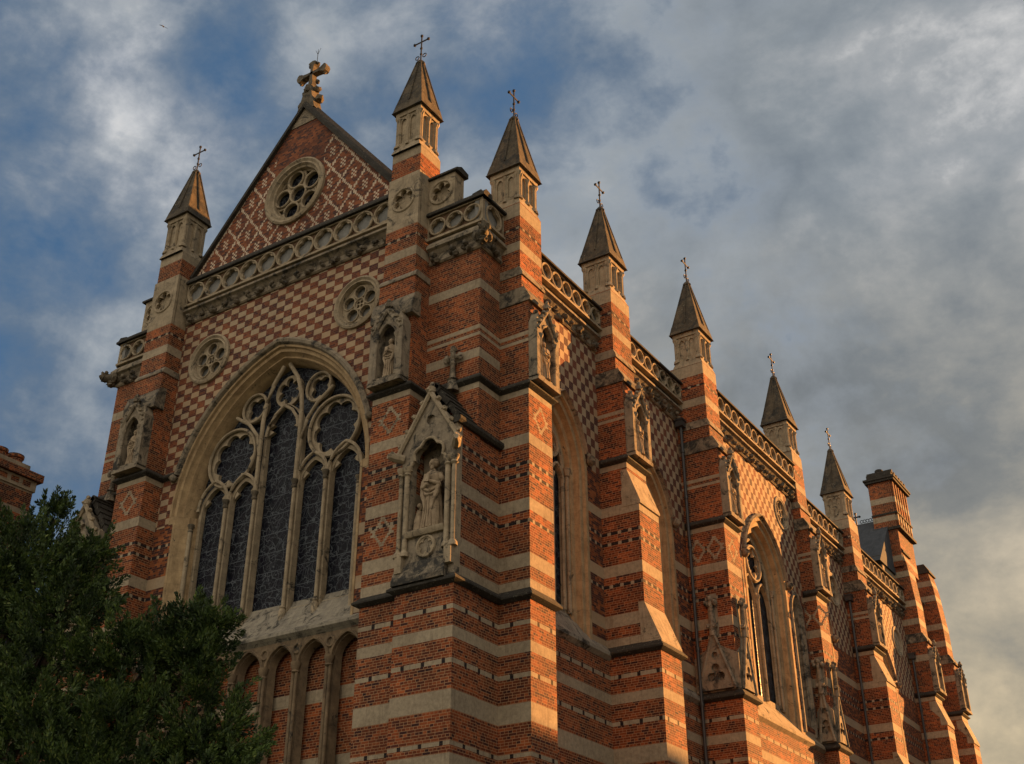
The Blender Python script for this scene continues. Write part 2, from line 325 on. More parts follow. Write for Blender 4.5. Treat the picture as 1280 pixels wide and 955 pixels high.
class MB:
    def __init__(s): s.v = []; s.f = []
    def add(s, vs, fs):
        o = len(s.v); s.v += [tuple(p) for p in vs]; s.f += [tuple(i+o for i in f) for f in fs]
    def box(s, x0, x1, y0, y1, z0, z1):
        s.add([(x, y, z) for z in (z0, z1) for y in (y0, y1) for x in (x0, x1)],
              [(0, 2, 3, 1), (4, 5, 7, 6), (0, 1, 5, 4), (2, 6, 7, 3), (0, 4, 6, 2), (1, 3, 7, 5)])
    def fbox(s, fr, u0, u1, z0, z1, n0, n1):
        s.prism(fr, [(u0, z0), (u1, z0), (u1, z1), (u0, z1)], n0, n1)
    def prism(s, fr, poly, n0, n1, holes=()):
        """plate in the wall plane between n0 (back) and n1 (front)"""
        loops = [list(poly)] + [list(h) for h in holes]
        flat = [p for l in loops for p in l]
        tris = tessellate_polygon([[Vector((p[0], p[1], 0)) for p in l] for l in loops])
        N = len(flat)
        vs = [fr(p[0], p[1], n1) for p in flat] + [fr(p[0], p[1], n0) for p in flat]
        fs = [tuple(t) for t in tris] + [tuple(i+N for i in reversed(t)) for t in tris]
        o = 0
        for l in loops:
            L = len(l)
            for i in range(L): a, b = o+i, o+(i+1) % L; fs.append((a, b, b+N, a+N))
            o += L
        s.add(vs, fs)
    def section(s, fr, prof, u0, u1, m0=0.0, m1=0.0):
        """profile of (n, z) extruded along u; m0/m1 mitre: extra length per unit n"""
        N = len(prof)
        vs = [fr(u0 - m0*n, z, n) for n, z in prof] + [fr(u1 + m1*n, z, n) for n, z in prof]
        tris = tessellate_polygon([[Vector((p[0], p[1], 0)) for p in prof]])
        fs = [tuple(t) for t in tris] + [tuple(i+N for i in reversed(t)) for t in tris]
        fs += [(i, (i+1) % N, (i+1) % N+N, i+N) for i in range(N)]
        s.add(vs, fs)
    def loft(s, rings, closed_ring=False, cap=False):
        n = len(rings[0]); o = len(s.v)
        for r in rings: s.v += [tuple(p) for p in r]
        for i in range(len(rings)-1):
            for j in range(n if closed_ring else n-1):
                a = o+i*n+j; b = o+i*n+(j+1) % n
                s.f.append((a, b, b+n, a+n))
        if cap:
            s.f.append(tuple(o+j for j in range(n))); s.f.append(tuple(o+(len(rings)-1)*n+j for j in reversed(range(n))))
    def tube(s, pts, r, seg=8, rr=None, cap=True):
        pts = [Vector(p) for p in pts]; rings = []
        for i, p in enumerate(pts):
            a = pts[max(0, i-1)]; b = pts[min(len(pts)-1, i+1)]; d = (b-a)
            d = d.normalized() if d.length > 1e-9 else Vector((0, 0, 1))
            x = d.cross(Vector((.13, .37, .92)) if abs(d.z) < .9 else Vector((1, .1, 0))).normalized(); y = d.cross(x)
            q = rr[i] if rr else r
            rings.append([p + (x*cos(2*pi*j/seg)+y*sin(2*pi*j/seg))*q for j in range(seg)])
        s.loft(rings, True, cap)
    def ring(s, fr, cu, cz, n, R, r, seg=28, ts=6):
        rings = []
        for i in range(seg+1):
            a = 2*pi*i/seg
            rings.append([fr(cu+cos(a)*(R+r*cos(t)), cz+sin(a)*(R+r*cos(t)), n+r*sin(t)) for t in [2*pi*j/ts for j in range(ts)]])
        s.loft(rings, True)
    def lathe(s, c, prof, seg=12):
        rings = [[(c[0]+r*cos(2*pi*j/seg), c[1]+r*sin(2*pi*j/seg), c[2]+z) for j in range(seg)] for r, z in prof]
        s.loft(rings, True, True)
    def blob(s, c, r, seed=0, amp=.35, sub=2, sq=(1, 1, 1), freq=2.6):
        bm = bmesh.new(); bmesh.ops.create_icosphere(bm, subdivisions=sub, radius=1)
        o = len(s.v)
        for v in bm.verts:
            p = v.co; k = 1+amp*noise.noise(p*freq+Vector((seed*7.3, seed*3.1, 1.7*seed)))+amp*.5*noise.noise(p*freq*2.3+Vector((seed, 5, 9)))
            s.v.append((c[0]+p.x*k*r*sq[0], c[1]+p.y*k*r*sq[1], c[2]+p.z*k*r*sq[2]))
        s.f += [tuple(v.index+o for v in f.verts) for f in bm.faces]; bm.free()
    def build(s, name, m, parent=None, smooth=False, recalc=True, label=None):
        me = bpy.data.meshes.new(name); me.from_pydata(s.v, [], s.f); me.materials.append(m)
        if recalc:
            bm = bmesh.new(); bm.from_mesh(me); bmesh.ops.recalc_face_normals(bm, faces=bm.faces); bm.to_mesh(me); bm.free()
        if smooth:
            me.polygons.foreach_set('use_smooth', [True]*len(me.polygons))
            if hasattr(me, 'set_sharp_from_angle'): me.set_sharp_from_angle(angle=radians(38))
        ob = bpy.data.objects.new(name, me); COL.objects.link(ob)
        if parent: ob.parent = parent
        if label: ob['label'] = label
        return ob
def tag(o, label=None, cat=None, group=None, kind=None):
    if label: o['label'] = label
    if cat: o['category'] = cat
    if group: o['group'] = group
    if kind: o['kind'] = kind
    return o
def empty(name, loc=(0, 0, 0)):
    o = bpy.data.objects.new(name, None); COL.objects.link(o); o.location = loc; o.empty_display_size = .5; return o
def copy_tree(o, parent, off):
    c = o.copy(); COL.objects.link(c); c.parent = parent
    if off is not None: c.location = Vector(o.location)+Vector(off)
    for ch in [x for x in bpy.data.objects if x.parent == o]: copy_tree(ch, c, None)
    return c

class Arch:
    def __init__(s, cu, zs, w, R): s.cu, s.zs, s.w, s.R = cu, zs, w, R; s.c = R-w
    def top(s, off=0): return s.zs + sqrt(max(0, (s.R-off)**2 - s.c**2))
    def pts(s, off=0, zb=None, n=14, left=True, right=True):
        """(u,z) from bottom left over the apex to bottom right"""
        r = s.R-off; a1 = acos(min(1, s.c/r)); w = s.w-off; out = []
        L = [(s.cu + s.c - r*cos(a1*i/n), s.zs + r*sin(a1*i/n)) for i in range(n+1)]
        Rr = [(2*s.cu-u, z) for u, z in reversed(L[:-1])]
        if left:
            if zb is not None: out.append((s.cu-w, zb))
            out += L
        if right:
            out += Rr
            if zb is not None: out.append((s.cu+w, zb))
        return out
    def sweep(s, mb, fr, prof, zb, n=14):
        """profile [(off, n)]"""
        cols = [s.pts(off, zb, n) for off, _ in prof]
        rings = [[fr(c[i][0], c[i][1], prof[j][1]) for j, c in enumerate(cols)] for i in range(len(cols[0]))]
        mb.loft(rings)
def circle(cu, cz, r, n=24): return [(cu+r*cos(2*pi*i/n), cz+r*sin(2*pi*i/n)) for i in range(n)]
def foil(cu, cz, R, k=4, n=10, rot=0.0, q=.56, force=False):
    """k-foil outline inscribed in R"""
    d = R*q if k <= 4 or force else R*(.62 if k < 6 else .68); r = R-d; out = []
    N = k*n
    for i in range(N):
        th = 2*pi*i/N + rot
        dl = ((th-rot+pi/k) % (2*pi/k))-pi/k
        sq = r*r-(d*sin(dl))**2
        rad = d*cos(dl)+sqrt(sq) if sq > 0 else d*cos(pi/k)
        out.append((cu+rad*cos(th), cz+rad*sin(th)))
    return out
def cusped(ar, off, zb, depth=.12, n=16):
    """pointed light outline with cusps (trefoil-like)"""
    p = ar.pts(off, zb, n); out = []
    for u, z in p:
        if z > ar.zs:
            t = (z-ar.zs)/(ar.top(off)-ar.zs)
            k = depth*max(0, cos((t-.42)*pi*2.6))**2 if abs(t-.42) < .19 else 0
            k += 0
            u = ar.cu+(u-ar.cu)*(1-k/max(.12, abs(u-ar.cu))) if abs(u-ar.cu) > .02 else u
        out.append((u, z))
    return out

# ================================================================== GROUND
g = MB(); g.add([(-900, -900, 0), (900, -900, 0), (900, 900, 0), (-900, 900, 0)], [(0, 1, 2, 3)])
def grassmat():
    m, k, b = mat('lawn'); ge = k.n('ShaderNodeNewGeometry')
    k.put(b.inputs['Base Color'], k.mix(k.noise(ge.outputs['Position'], .8, 6), (.035, .06, .018), (.07, .085, .03))); b.inputs['Roughness'].default_value = .95
    return m
tag(g.build('ground', grassmat(), recalc=False), kind='structure')
pv = MB(); pv.add([(16, -60, .004), (26, -60, .004), (26, 120, .004), (16, 120, .004)], [(0, 1, 2, 3)])
tag(pv.build('path', simple('gravel_path', (.30, .25, .19), .95, 0, 3), recalc=False), kind='structure')

# ================================================================== CHAPEL
CH = empty('chapel', (0, 0, 0))
tag(CH, 'tall striped red brick and pale stone chapel with pinnacles and a great traceried window', 'chapel')
AI, AO, AY = 4.66, 5.99, -.70        # gable buttress: inner / outer x, front y
TX = 7.85                             # tower side plane / bay wall plane
CY = -1.0                             # niche buttress front

# ---- front wall with the great window
GW = Arch(0, 16.63, 4.26, 5.45)
hole = [(-3.82, 11.7), (-3.82, 16.38)] + [p for p in GW.pts(.2, None, 32) if p[1] > 16.4] + [(3.82, 16.38), (3.82, 11.7)]
mb = MB()
rnd = [( -2.83+1.19*i) for i in range(-1, 7)]
outer = [(-4.7, 11.7)] + [(-3.82, 11.7)] + hole[1:-1] + [(3.82, 11.7), (4.7, 11.7), (4.7, 24.3), (-4.7, 24.3)]
RO = [(-3.22, 22.22), (3.22, 22.22)]
mb.prism(FR, outer, -.9, 0, [circle(u, z, .80, 28) for u, z in RO])
mb.build('front_wall', M_CHK, CH)

gw = MB()
prof = [(.2, 0), (.2, .02), (.28, .02), (.31, -.07), (.41, -.09), (.44, -.19), (.50, -.27), (.56, -.25), (.60, -.34), (.62, -.45), (.66, -.5), (.68, -.78)]
cols_prof = prof
# arch part
cols = [GW.pts(off, None, 32) for off, _ in prof]
gw.loft([[FR(c[i][0], c[i][1], prof[j][1]) for j, c in enumerate(cols)] for i in range(len(cols[0]))])
# jamb part (starts narrower than the arch)
for sgn in (-1, 1):
    jp = [(3.84, 0), (3.84, .02), (3.76, .02), (3.70, -.06), (3.64, -.12), (3.60, -.2), (3.54, -.27), (3.48, -.31), (3.44, -.45), (3.38, -.5), (3.35, -.78)]
    gw.loft([[FR(sgn*x, z, n) for x, n in jp] for z in (11.9, 16.63)])
    gw.fbox(FR, min(sgn*3.83, sgn*4.06), max(sgn*3.83, sgn*4.06), 16.39, 16.66, -.2, .012)
GWo = gw.build('great_window', M_STW, CH, True)
h = MB(); GWh = [(.0, 0), (-.02, .10), (.06, .16), (.15, .13), (.20, .05), (.205, .0)]
cols = [[p for p in GW.pts(off, None, 34) if p[1] > 18.05] for off, _ in GWh]
L = min(len(c) for c in cols); cols = [c[:L] if len(c) == L else c[(len(c)-L)//2:(len(c)-L)//2+L] for c in cols]
h.loft([[FR(c[i][0], c[i][1], GWh[j][1]) for j, c in enumerate(cols)] for i in range(L)])
for sgn in (-1, 1): h.blob(FR(sgn*4.05, 17.98, .1), .14, 3)
h.build('hood_mould', M_STG, GWo, True)
gl = MB(); gl.prism(FR, GW.pts(.67, 12.7, 32), -.80, -.76); gl.build('glass', M_GLASS, GWo)
# tracery
MX = [-2.05, -.82, .82, 2.05]
tr = MB()
lights = [(-3.35, -2.05), (-2.05, -.82), (.82, 2.05), (2.05, 3.35)]
for a, b in lights:
    cu = (a+b)/2; w = (b-a)/2-.10
    A = Arch(cu, 16.75, w, w*1.55); B = Arch(cu, 16.75, (b-a)/2+.02, ((b-a)/2)*1.5)
    tr.prism(FR, B.pts(0, 12.75, 12), -.74, -.58, [A.pts(0, 12.9, 12)])
for sg in (-1, 1):
    tr.prism(FR, circle(sg*2.13, 18.46, 1.0, 44), -.74, -.62, [foil(sg*2.13, 18.46, .88, 8, 8, .2)])
    tr.prism(FR, circle(sg*1.36, 20.05, .50, 30), -.74, -.62, [foil(sg*1.36, 20.05, .41, 4, 9, pi/4)])
CL = Arch(0, 18.8, .70, 1.12)
tr.prism(FR, [(-.84, 12.75), (.84, 12.75), (.84, 18.9), (.62, 19.45), (.1, 19.85), (-.1, 19.85), (-.62, 19.45), (-.84, 18.9)], -.74, -.59, [CL.pts(0, 12.9, 12)])
tr.prism(FR, circle(0, 20.33, .56, 26), -.74, -.63, [foil(0, 20.33, .48, 6, 8, pi/6)])
# shafts and mullions
for x in MX:
    tr.prism(FR, [(x-.113, 12.6), (x+.113, 12.6), (x+.113, 17.2), (x-.113, 17.2)], -.72, -.50)
    tr.tube([FR(x, 12.5, -.44), FR(x, 16.7, -.44)], .062, 10)
    tr.lathe(FR(x, 12.35, -.42), [(.105, 0), (.105, .45), (.075, .5), (.10, .55), (.062, .6)], 10)
for x in MX + [-3.42, 3.42]:
    zc = 16.7 if abs(x) < 3 else 16.15; tr2 = MB()
    tr2.lathe(FR(x, zc, -.42 if abs(x) < 3 else -.36), [(.062, -.05), (.085, -.02), (.085, .02), (.065, .05), (.085, .13), (.115, .19), (.115, .23), (.07, .25)], 12)
    tr2.build('capital', M_CARV, GWo, True)
for sgn in (-1, 1): tr.tube([FR(sgn*3.42, 12.3, -.36), FR(sgn*3.42, 16.2, -.36)], .075, 10)
def arch_tube(mb, fr, A, n, r, off=0, zb=None, seg=6): mb.tube([fr(u, z, n) for u, z in A.pts(off, zb, 12)], r, seg)
for a, b in lights:
    A = Arch((a+b)/2, 16.85, (b-a)/2, (b-a)/2*1.5); arch_tube(tr, FR, A, -.50, .055)
    B = Arch((a+b)/2, 16.75, (b-a)/2-.13, ((b-a)/2-.13)*1.55)
    for t in (.42,):   # cusps
        for sg in (-1, 1):
            u, z = [p for p in B.pts(0, None, 20)][9]; u = B.cu+sg*abs(u-B.cu)
            tr.prism(FR, [(u+sg*.05, z-.16), (u-sg*.13, z-.03), (u+sg*.02, z+.15)], -.70, -.6)
for sg in (-1, 1):
    tr.ring(FR, sg*2.13, 18.46, -.54, 1.0, .055, 48)
    tr.ring(FR, sg*1.36, 20.05, -.54, .50, .05, 32)
    # the bold curves that embrace the circles
    P = [(.82, 16.8), (.82, 17.6), (.87, 18.3), (1.05, 18.95), (1.45, 19.45), (2.05, 19.85)]
    tr.tube([FR(sg*u, z, -.47) for u, z in P[:]], .06, 8)
    P = [(.82, 16.9), (.82, 18.6), (.81, 19.4), (.74, 20.0), (.52, 20.6), (.12, 21.2)]
    tr.tube([FR(sg*u, z, -.44) for u, z in P], .07, 8)
    P = [(.78, 19.05), (.5, 19.45), (0.0, 19.85)]
    tr.tube([FR(sg*u, z, -.5) for u, z in [(.68, 18.8), (.60, 19.15), (.36, 19.5), (0, 19.75)]], .055, 6)
    for zz in (18.95, 19.2): tr.prism(FR, [(sg*.70, zz-.12), (sg*.42, zz), (sg*.66, zz+.16)], -.7, -.58)
tr.build('tracery', M_ST, GWo, True)

# sill slope and string under the window
sl_ = MB(); sl_.section(FR, [(-.85, 13.12), (-.70, 13.12), (-.66, 13.0), (-.05, 12.08), (.14, 11.93), (.14, 11.84), (-.02, 11.70), (-.85, 11.70)], -4.66, 4.66)
sl_.build('window_sill', M_SILL, GWo)

# ---- blind arcade under the great window
ar = MB(); holes = []
for i in range(8):
    cu = -2.83-1.19/2-1.19+1.19*i+1.19
    holes.append(Arch(cu, 10.95, .53, .68).pts(0, 1.2, 14))
xs = [h_[0][0] for h_ in holes]
holes = [h_ for h_ in holes if h_[0][0] > -4.6 and h_[-1][0] < 4.5]
ar.prism(FR, [(-4.66, .3), (4.66, .3), (4.66, 11.72), (-4.66, 11.72)], -.28, -.02, holes)
ARC = ar.build('blind_arcade', M_ARST, CH)
bk = MB(); bk.prism(FR, [(-4.66, 0), (4.66, 0), (4.66, 11.7), (-4.66, 11.7)], -.8, -.42); bk.build('arcade_back', M_ARC, ARC)
ab = MB()
for h_ in holes:
    cu = (h_[0][0]+h_[-1][0])/2
    A = Arch(cu, 10.95, .53, .68)
    A.sweep(ab, FR, [(-.05, .0), (-.02, .06), (.03, .04), (.04, -.06), (.07, -.05), (.09, -.16), (.12, -.3)], 1.2, 14)
    for x in (cu-.56,):
        for dx in (-.055, .055): ab.tube([FR(x+dx, .8, .04), FR(x+dx, 10.75, .04)], .045, 8)
        ab.lathe(FR(x, 10.72, .03), [(.08, 0), (.12, .03), (.09, .08), (.145, .22), (.145, .30)], 10)
    ab.ring(FR, cu-.595, 11.42, .0, .13, .035, 16)
ab.build('arcade_shafts', M_ARST, ARC, True)

# ---- roundels
def roundel(fr, cu, cz, R, par, nm=0.0):
    r = MB()
    e_ = 1.0 if R > .9 else .45
    prof = [(R*1.0, 0), (R, .09*e_), (R*.93, .12*e_), (R*.86, .06*e_), (R*.80, .08*e_), (R*.76, -.02), (R*.74, -.14)]
    rings = []
    for i in range(37):
        a = 2*pi*i/36; rings.append([fr(cu+cos(a)*q, cz+sin(a)*q, n+nm) for q, n in prof])
    r.loft(rings)
    hs = []
    for j in range(5):
        a = pi/2+2*pi*j/5; hs.append(circle(cu+cos(a)*R*.47, cz+sin(a)*R*.47, R*.225, 16))
    for j in range(4):
        a = pi/4+pi/2*j; c0 = (cu+cos(a)*R*.10, cz+sin(a)*R*.10); hs.append(circle(c0[0], c0[1], R*.062, 10))
    r.prism(fr, circle(cu, cz, R*.76, 36), -.18+nm, -.08+nm, hs)
    r.ring(fr, cu, cz, -.06+nm, R*.22, R*.03, 20)
    for j in range(5):
        a = pi/2+2*pi*j/5; r.ring(fr, cu+cos(a)*R*.47, cz+sin(a)*R*.47, -.06+nm, R*.245, R*.028, 20)
    o = r.build('roundel', M_ST, par, True)
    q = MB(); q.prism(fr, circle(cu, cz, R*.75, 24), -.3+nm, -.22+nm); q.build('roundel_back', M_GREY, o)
    return o
for u, z in RO: roundel(FR, u, z, .93, CH)

# ---- cornice, parapet
def cornice(fr, u0, u1, z0, n0=0.0, step=.56, h=.62, m0=0, m1=0, jog=0):
    c = MB()
    c.section(fr, [(n0-.3, z0), (n0+.05, z0), (n0+.10, z0+.05), (n0+.05, z0+.12), (n0+.03, z0+.3), (n0+.16, z0+.42), (n0+.26, z0+.46), (n0+.26, z0+.54), (n0+.12, z0+h), (n0-.3, z0+h)], u0, u1, m0, m1)
    o = c.build('cornice', M_STG, CH)
    N = max(1, int((u1-u0)/step)); k = 0
    for i in range(N):
        u = u0+(i+.5)*(u1-u0)/N; big = i % 2 == 0
        m_ = boss_mesh(big); b = bpy.data.objects.new('carved_boss', m_); COL.objects.link(b); b.parent = o
        b.location = fr(u, z0+.16 if big else z0+.2, n0+.12)
        b.rotation_euler = (0, 0, random.random()*6)
    return o
_bm = {}
def boss_mesh(big):
    key = (big, random.randint(0, 2))
    if key not in _bm:
        q = MB(); rr = .125 if big else .085
        for j in range(5):
            a = j*2.4; q.blob((cos(a)*rr*.6, sin(a)*rr*.6, (j % 3-1)*rr*.7), rr*.75, key[1]*5+j, .5, 2)
        ob = q.build('carved_boss', M_CARV, None, True); _bm[key] = ob.data; bpy.data.objects.remove(ob)
    return _bm[key]
def parapet(fr, u0, u1, z0, z1, n=0.15, pitch=.9, cop=True, k=6, side_posts=False, cop_h=.26, thick=.3, coph=(0, 0)):
    N = max(1, round((u1-u0-.1)/pitch)); p = (u1-u0-.1)/N; R = min(p*.5-.035, (z1-z0)*.5-.06)
    cz = (z0+z1)/2; q = MB(); hs = []
    for i in range(N):
        cu = u0+.05+(i+.5)*p; hs.append(foil(cu, cz, R*.93, 5, 9, pi/2, .565, True))
    q.fbox(fr, u0, u1, z1-.045, z1, n-.12, n); q.fbox(fr, u0, u1, z0, z0+.045, n-.12, n); q.fbox(fr, u0, u0+.04, z0+.045, z1-.045, n-.12, n-.002); q.fbox(fr, u1-.04, u1, z0+.045, z1-.045, n-.12, n-.002)
    for i in range(N):
        cu = u0+.05+(i+.5)*p; q.prism(fr, circle(cu, cz, R, 32), n-.115, n-.003-.001*(i % 2), [hs[i]])
    for i in range(N):
        cu = u0+.05+(i+.5)*p; q.ring(fr, cu, cz, n+.005, R, .034, 28)
    q.section(fr, [(n-.1, z0-.02), (n+.06, z0-.02), (n+.06, z0+.06), (n, z0+.1), (n-.1, z0+.1)], u0, u1)
    o = q.build('parapet', M_ST, CH, True)
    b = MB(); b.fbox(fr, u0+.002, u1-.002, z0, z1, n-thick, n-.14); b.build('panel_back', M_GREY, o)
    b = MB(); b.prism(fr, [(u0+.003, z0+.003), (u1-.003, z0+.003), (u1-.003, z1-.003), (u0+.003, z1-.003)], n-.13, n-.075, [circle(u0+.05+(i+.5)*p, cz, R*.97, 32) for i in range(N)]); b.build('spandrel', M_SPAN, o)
    if cop:
        c = MB(); c.section(fr, [(n-thick-.04, z1), (n+.11, z1), (n+.11, z1+.07), (n-.02, z1+cop_h), (n-thick-.04, z1+cop_h*.8)], u0-coph[0], u1+coph[1]); c.build('coping', M_DK, o)
    return o
cornice(FR, -4.66, 4.66, 24.02, 0, .52)
parapet(FR, -4.66, 4.66, 24.70, 25.64, .20, .83, k=6, thick=.5, cop_h=.28)

# ---- gable
GZ0, GZ1 = 24.3, 31.8
gb = MB(); sl = (31.8-26.0)/4.66
gb.prism(FR, [(-4.66, 24.4), (4.66, 24.4), (4.66, 26.0), (0, 31.8), (-4.66, 26.0)], -.55, 0, [circle(-.05, 28.0, 1.2, 36)])
GB = gb.build('gable', M_DIA, CH)
cp = MB()
for sg in (-1, 1):
    n = (sg*sl, 1.0); ln = sqrt(sl*sl+1); nx, nz = sg*sl/ln, 1/ln
    a = (sg*4.66, 26.0); b = (0, 31.8)
    prof = [(-.62, -.02), (.14, -.02), (.14, .10), (.02, .20), (-.24, .32), (-.62, .20)]   # (n, t)
    def pt(q, t, nn): return FR(q[0]+nx*t, q[1]+nz*t, nn)
    tb = .0
    rings = [[pt(a, t, nn) for nn, t in prof], [FR(0, 31.8+t*ln*1.0, nn) for nn, t in prof]]
    cp.loft(rings, True, True)
cp.build('gable_coping', M_DK, GB)
ax = MB(); ax.prism(FR, [(-.62, 31.02), (.62, 31.02), (0, 31.79)], -.4, .03); ax.build('apex_stone', M_STG, GB)
rw = MB(); RX, RZ, RR = -.05, 28.0, 1.36
prof = [(1.0, 0), (1.0, .10), (.95, .14), (.89, .08), (.84, .10), (.80, .0), (.76, -.02), (.75, -.2)]
rw.loft([[FR(RX+cos(2*pi*i/48)*RR*q, RZ+sin(2*pi*i/48)*RR*q, n) for q, n in prof] for i in range(49)])
hs = [circle(RX, RZ, RR*.235, 24)]
for j in range(5):
    a = pi/2+2*pi*j/5+.25; hs.append(circle(RX+cos(a)*RR*.52, RZ+sin(a)*RR*.52, RR*.235, 24))
for j in range(5):
    a = pi/2+2*pi*j/5+.25+pi/5; q1 = [(RX+cos(a+d)*RR*m_, RZ+sin(a+d)*RR*m_) for d, m_ in ((-.16, .72), (.16, .72), (0, .56))]; hs.append(q1)
rw.prism(FR, circle(RX, RZ, RR*.77, 48), -.28, -.18, hs)
rw.ring(FR, RX, RZ, -.14, RR*.255, .045, 30)
for j in range(5):
    a = pi/2+2*pi*j/5+.25; rw.ring(FR, RX+cos(a)*RR*.52, RZ+sin(a)*RR*.52, -.14, RR*.25, .04, 28)
RW = rw.build('rose_window', M_ST, CH, True)
q = MB(); q.prism(FR, circle(RX, RZ, RR*.78, 30), -.4, -.33); q.build('glass', M_GLASS, RW)
# apex cross
cx = MB(); Y0 = .2; base = 32.0
cx.prism(FR, [(-.42, 31.7), (.42, 31.7), (.24, 32.35), (.15, 32.9), (-.15, 32.9), (-.24, 32.35)], -.42, .02)
for sg in (-1, 1):
    cx.blob((sg*.42, Y0, 32.18), .17, 1, .4); cx.blob((sg*.27, Y0, 32.75), .13, 2, .5)
    cx.blob((sg*.24, Y0, 33.12), .09, 4, .4); cx.blob((0, Y0+sg*.2, 32.65), .12, 5, .4)
cz = 33.58
def flare(dx, dz, L, w0, w1):
    px, pz = -dz, dx
    pts = [(-.0, w0), (L*.35, w0), (L*.7, w0*1.5), (L, w1), (L*1.12, w1*.75), (L*1.2, 0)]
    poly = [(dx*a+px*b, cz+dz*a+pz*b) for a, b in pts] + [(dx*a-px*b, cz+dz*a-pz*b) for a, b in reversed(pts[:-1])]
    cx.prism(FR, poly, -.32, -.08)
    for s2 in (-1, 1): cx.blob((dx*L*.95+s2*px*w1*1.05, Y0, cz+dz*L*.95+s2*pz*w1*1.05), .06, 3, .5)
flare(1, 0, .60, .06, .19); flare(-1, 0, .60, .06, .19); flare(0, 1, .50, .06, .19); flare(0, -1, .75, .07, .12)
CR = cx.build('gable_cross', M_CARV, CH)
lr = MB(); lr.tube([(.12, Y0, cz+.5), (.12, Y0, cz+1.15)], .012, 5)
for a in (-.25, 0, .25): lr.tube([(.12, Y0, cz+.95), (.12+a*.5, Y0, cz+1.22)], .008, 4)
lr.build('lightning_rod', M_IRON, CR)

# ---- nave roof
rf = MB(); rf.prism(F((0, 0, 0), (1, 0, 0), (0, 1, 0)), [(-6.2, 24.2), (6.2, 24.2), (0, 31.3)], .6, 47); rf.build('nave_roof', M_SLATE, CH)
bk = MB(); bk.box(-6.6, 6.6, 1.2, 46.5, 0, 23.6); bk.build('nave_core', M_PLAIN, CH)

# ---- pinnacles
def iron_cross(par, c, ax, s=1.0):
    q = MB(); x, y, z = c
    q.tube([(x, y, z-.1), (x, y, z+1.2*s)], .026, 6)
    d = (1, 0) if ax == 'x' else (0, 1)
    q.tube([(x-d[0]*.29*s, y-d[1]*.29*s, z+.92*s), (x+d[0]*.29*s, y+d[1]*.29*s, z+.92*s)], .026, 6)
    for a, b in ((-.29, .92), (.29, .92), (0, 1.2)): q.blob((x+d[0]*a*s, y+d[1]*a*s, z+b*s), .06, 1, .1, 1)
    q.blob((x, y, z+.62*s), .055, 1, .1, 1); q.blob((x, y, z+.36*s), .05, 1, .1, 1)
    for sg in (-1, 1):
        cu = .15*sg; fr = F((x, y, 0), (d[0], d[1], 0), (-d[1], d[0], 0)); q.ring(fr, cu, z+.24*s, 0, .075, .017, 12, 5)
    q.lathe((x, y, z-.12), [(.06, 0), (.07, .08), (.04, .14)], 8)
    return q.build('iron_cross', M_IRON, par, True)
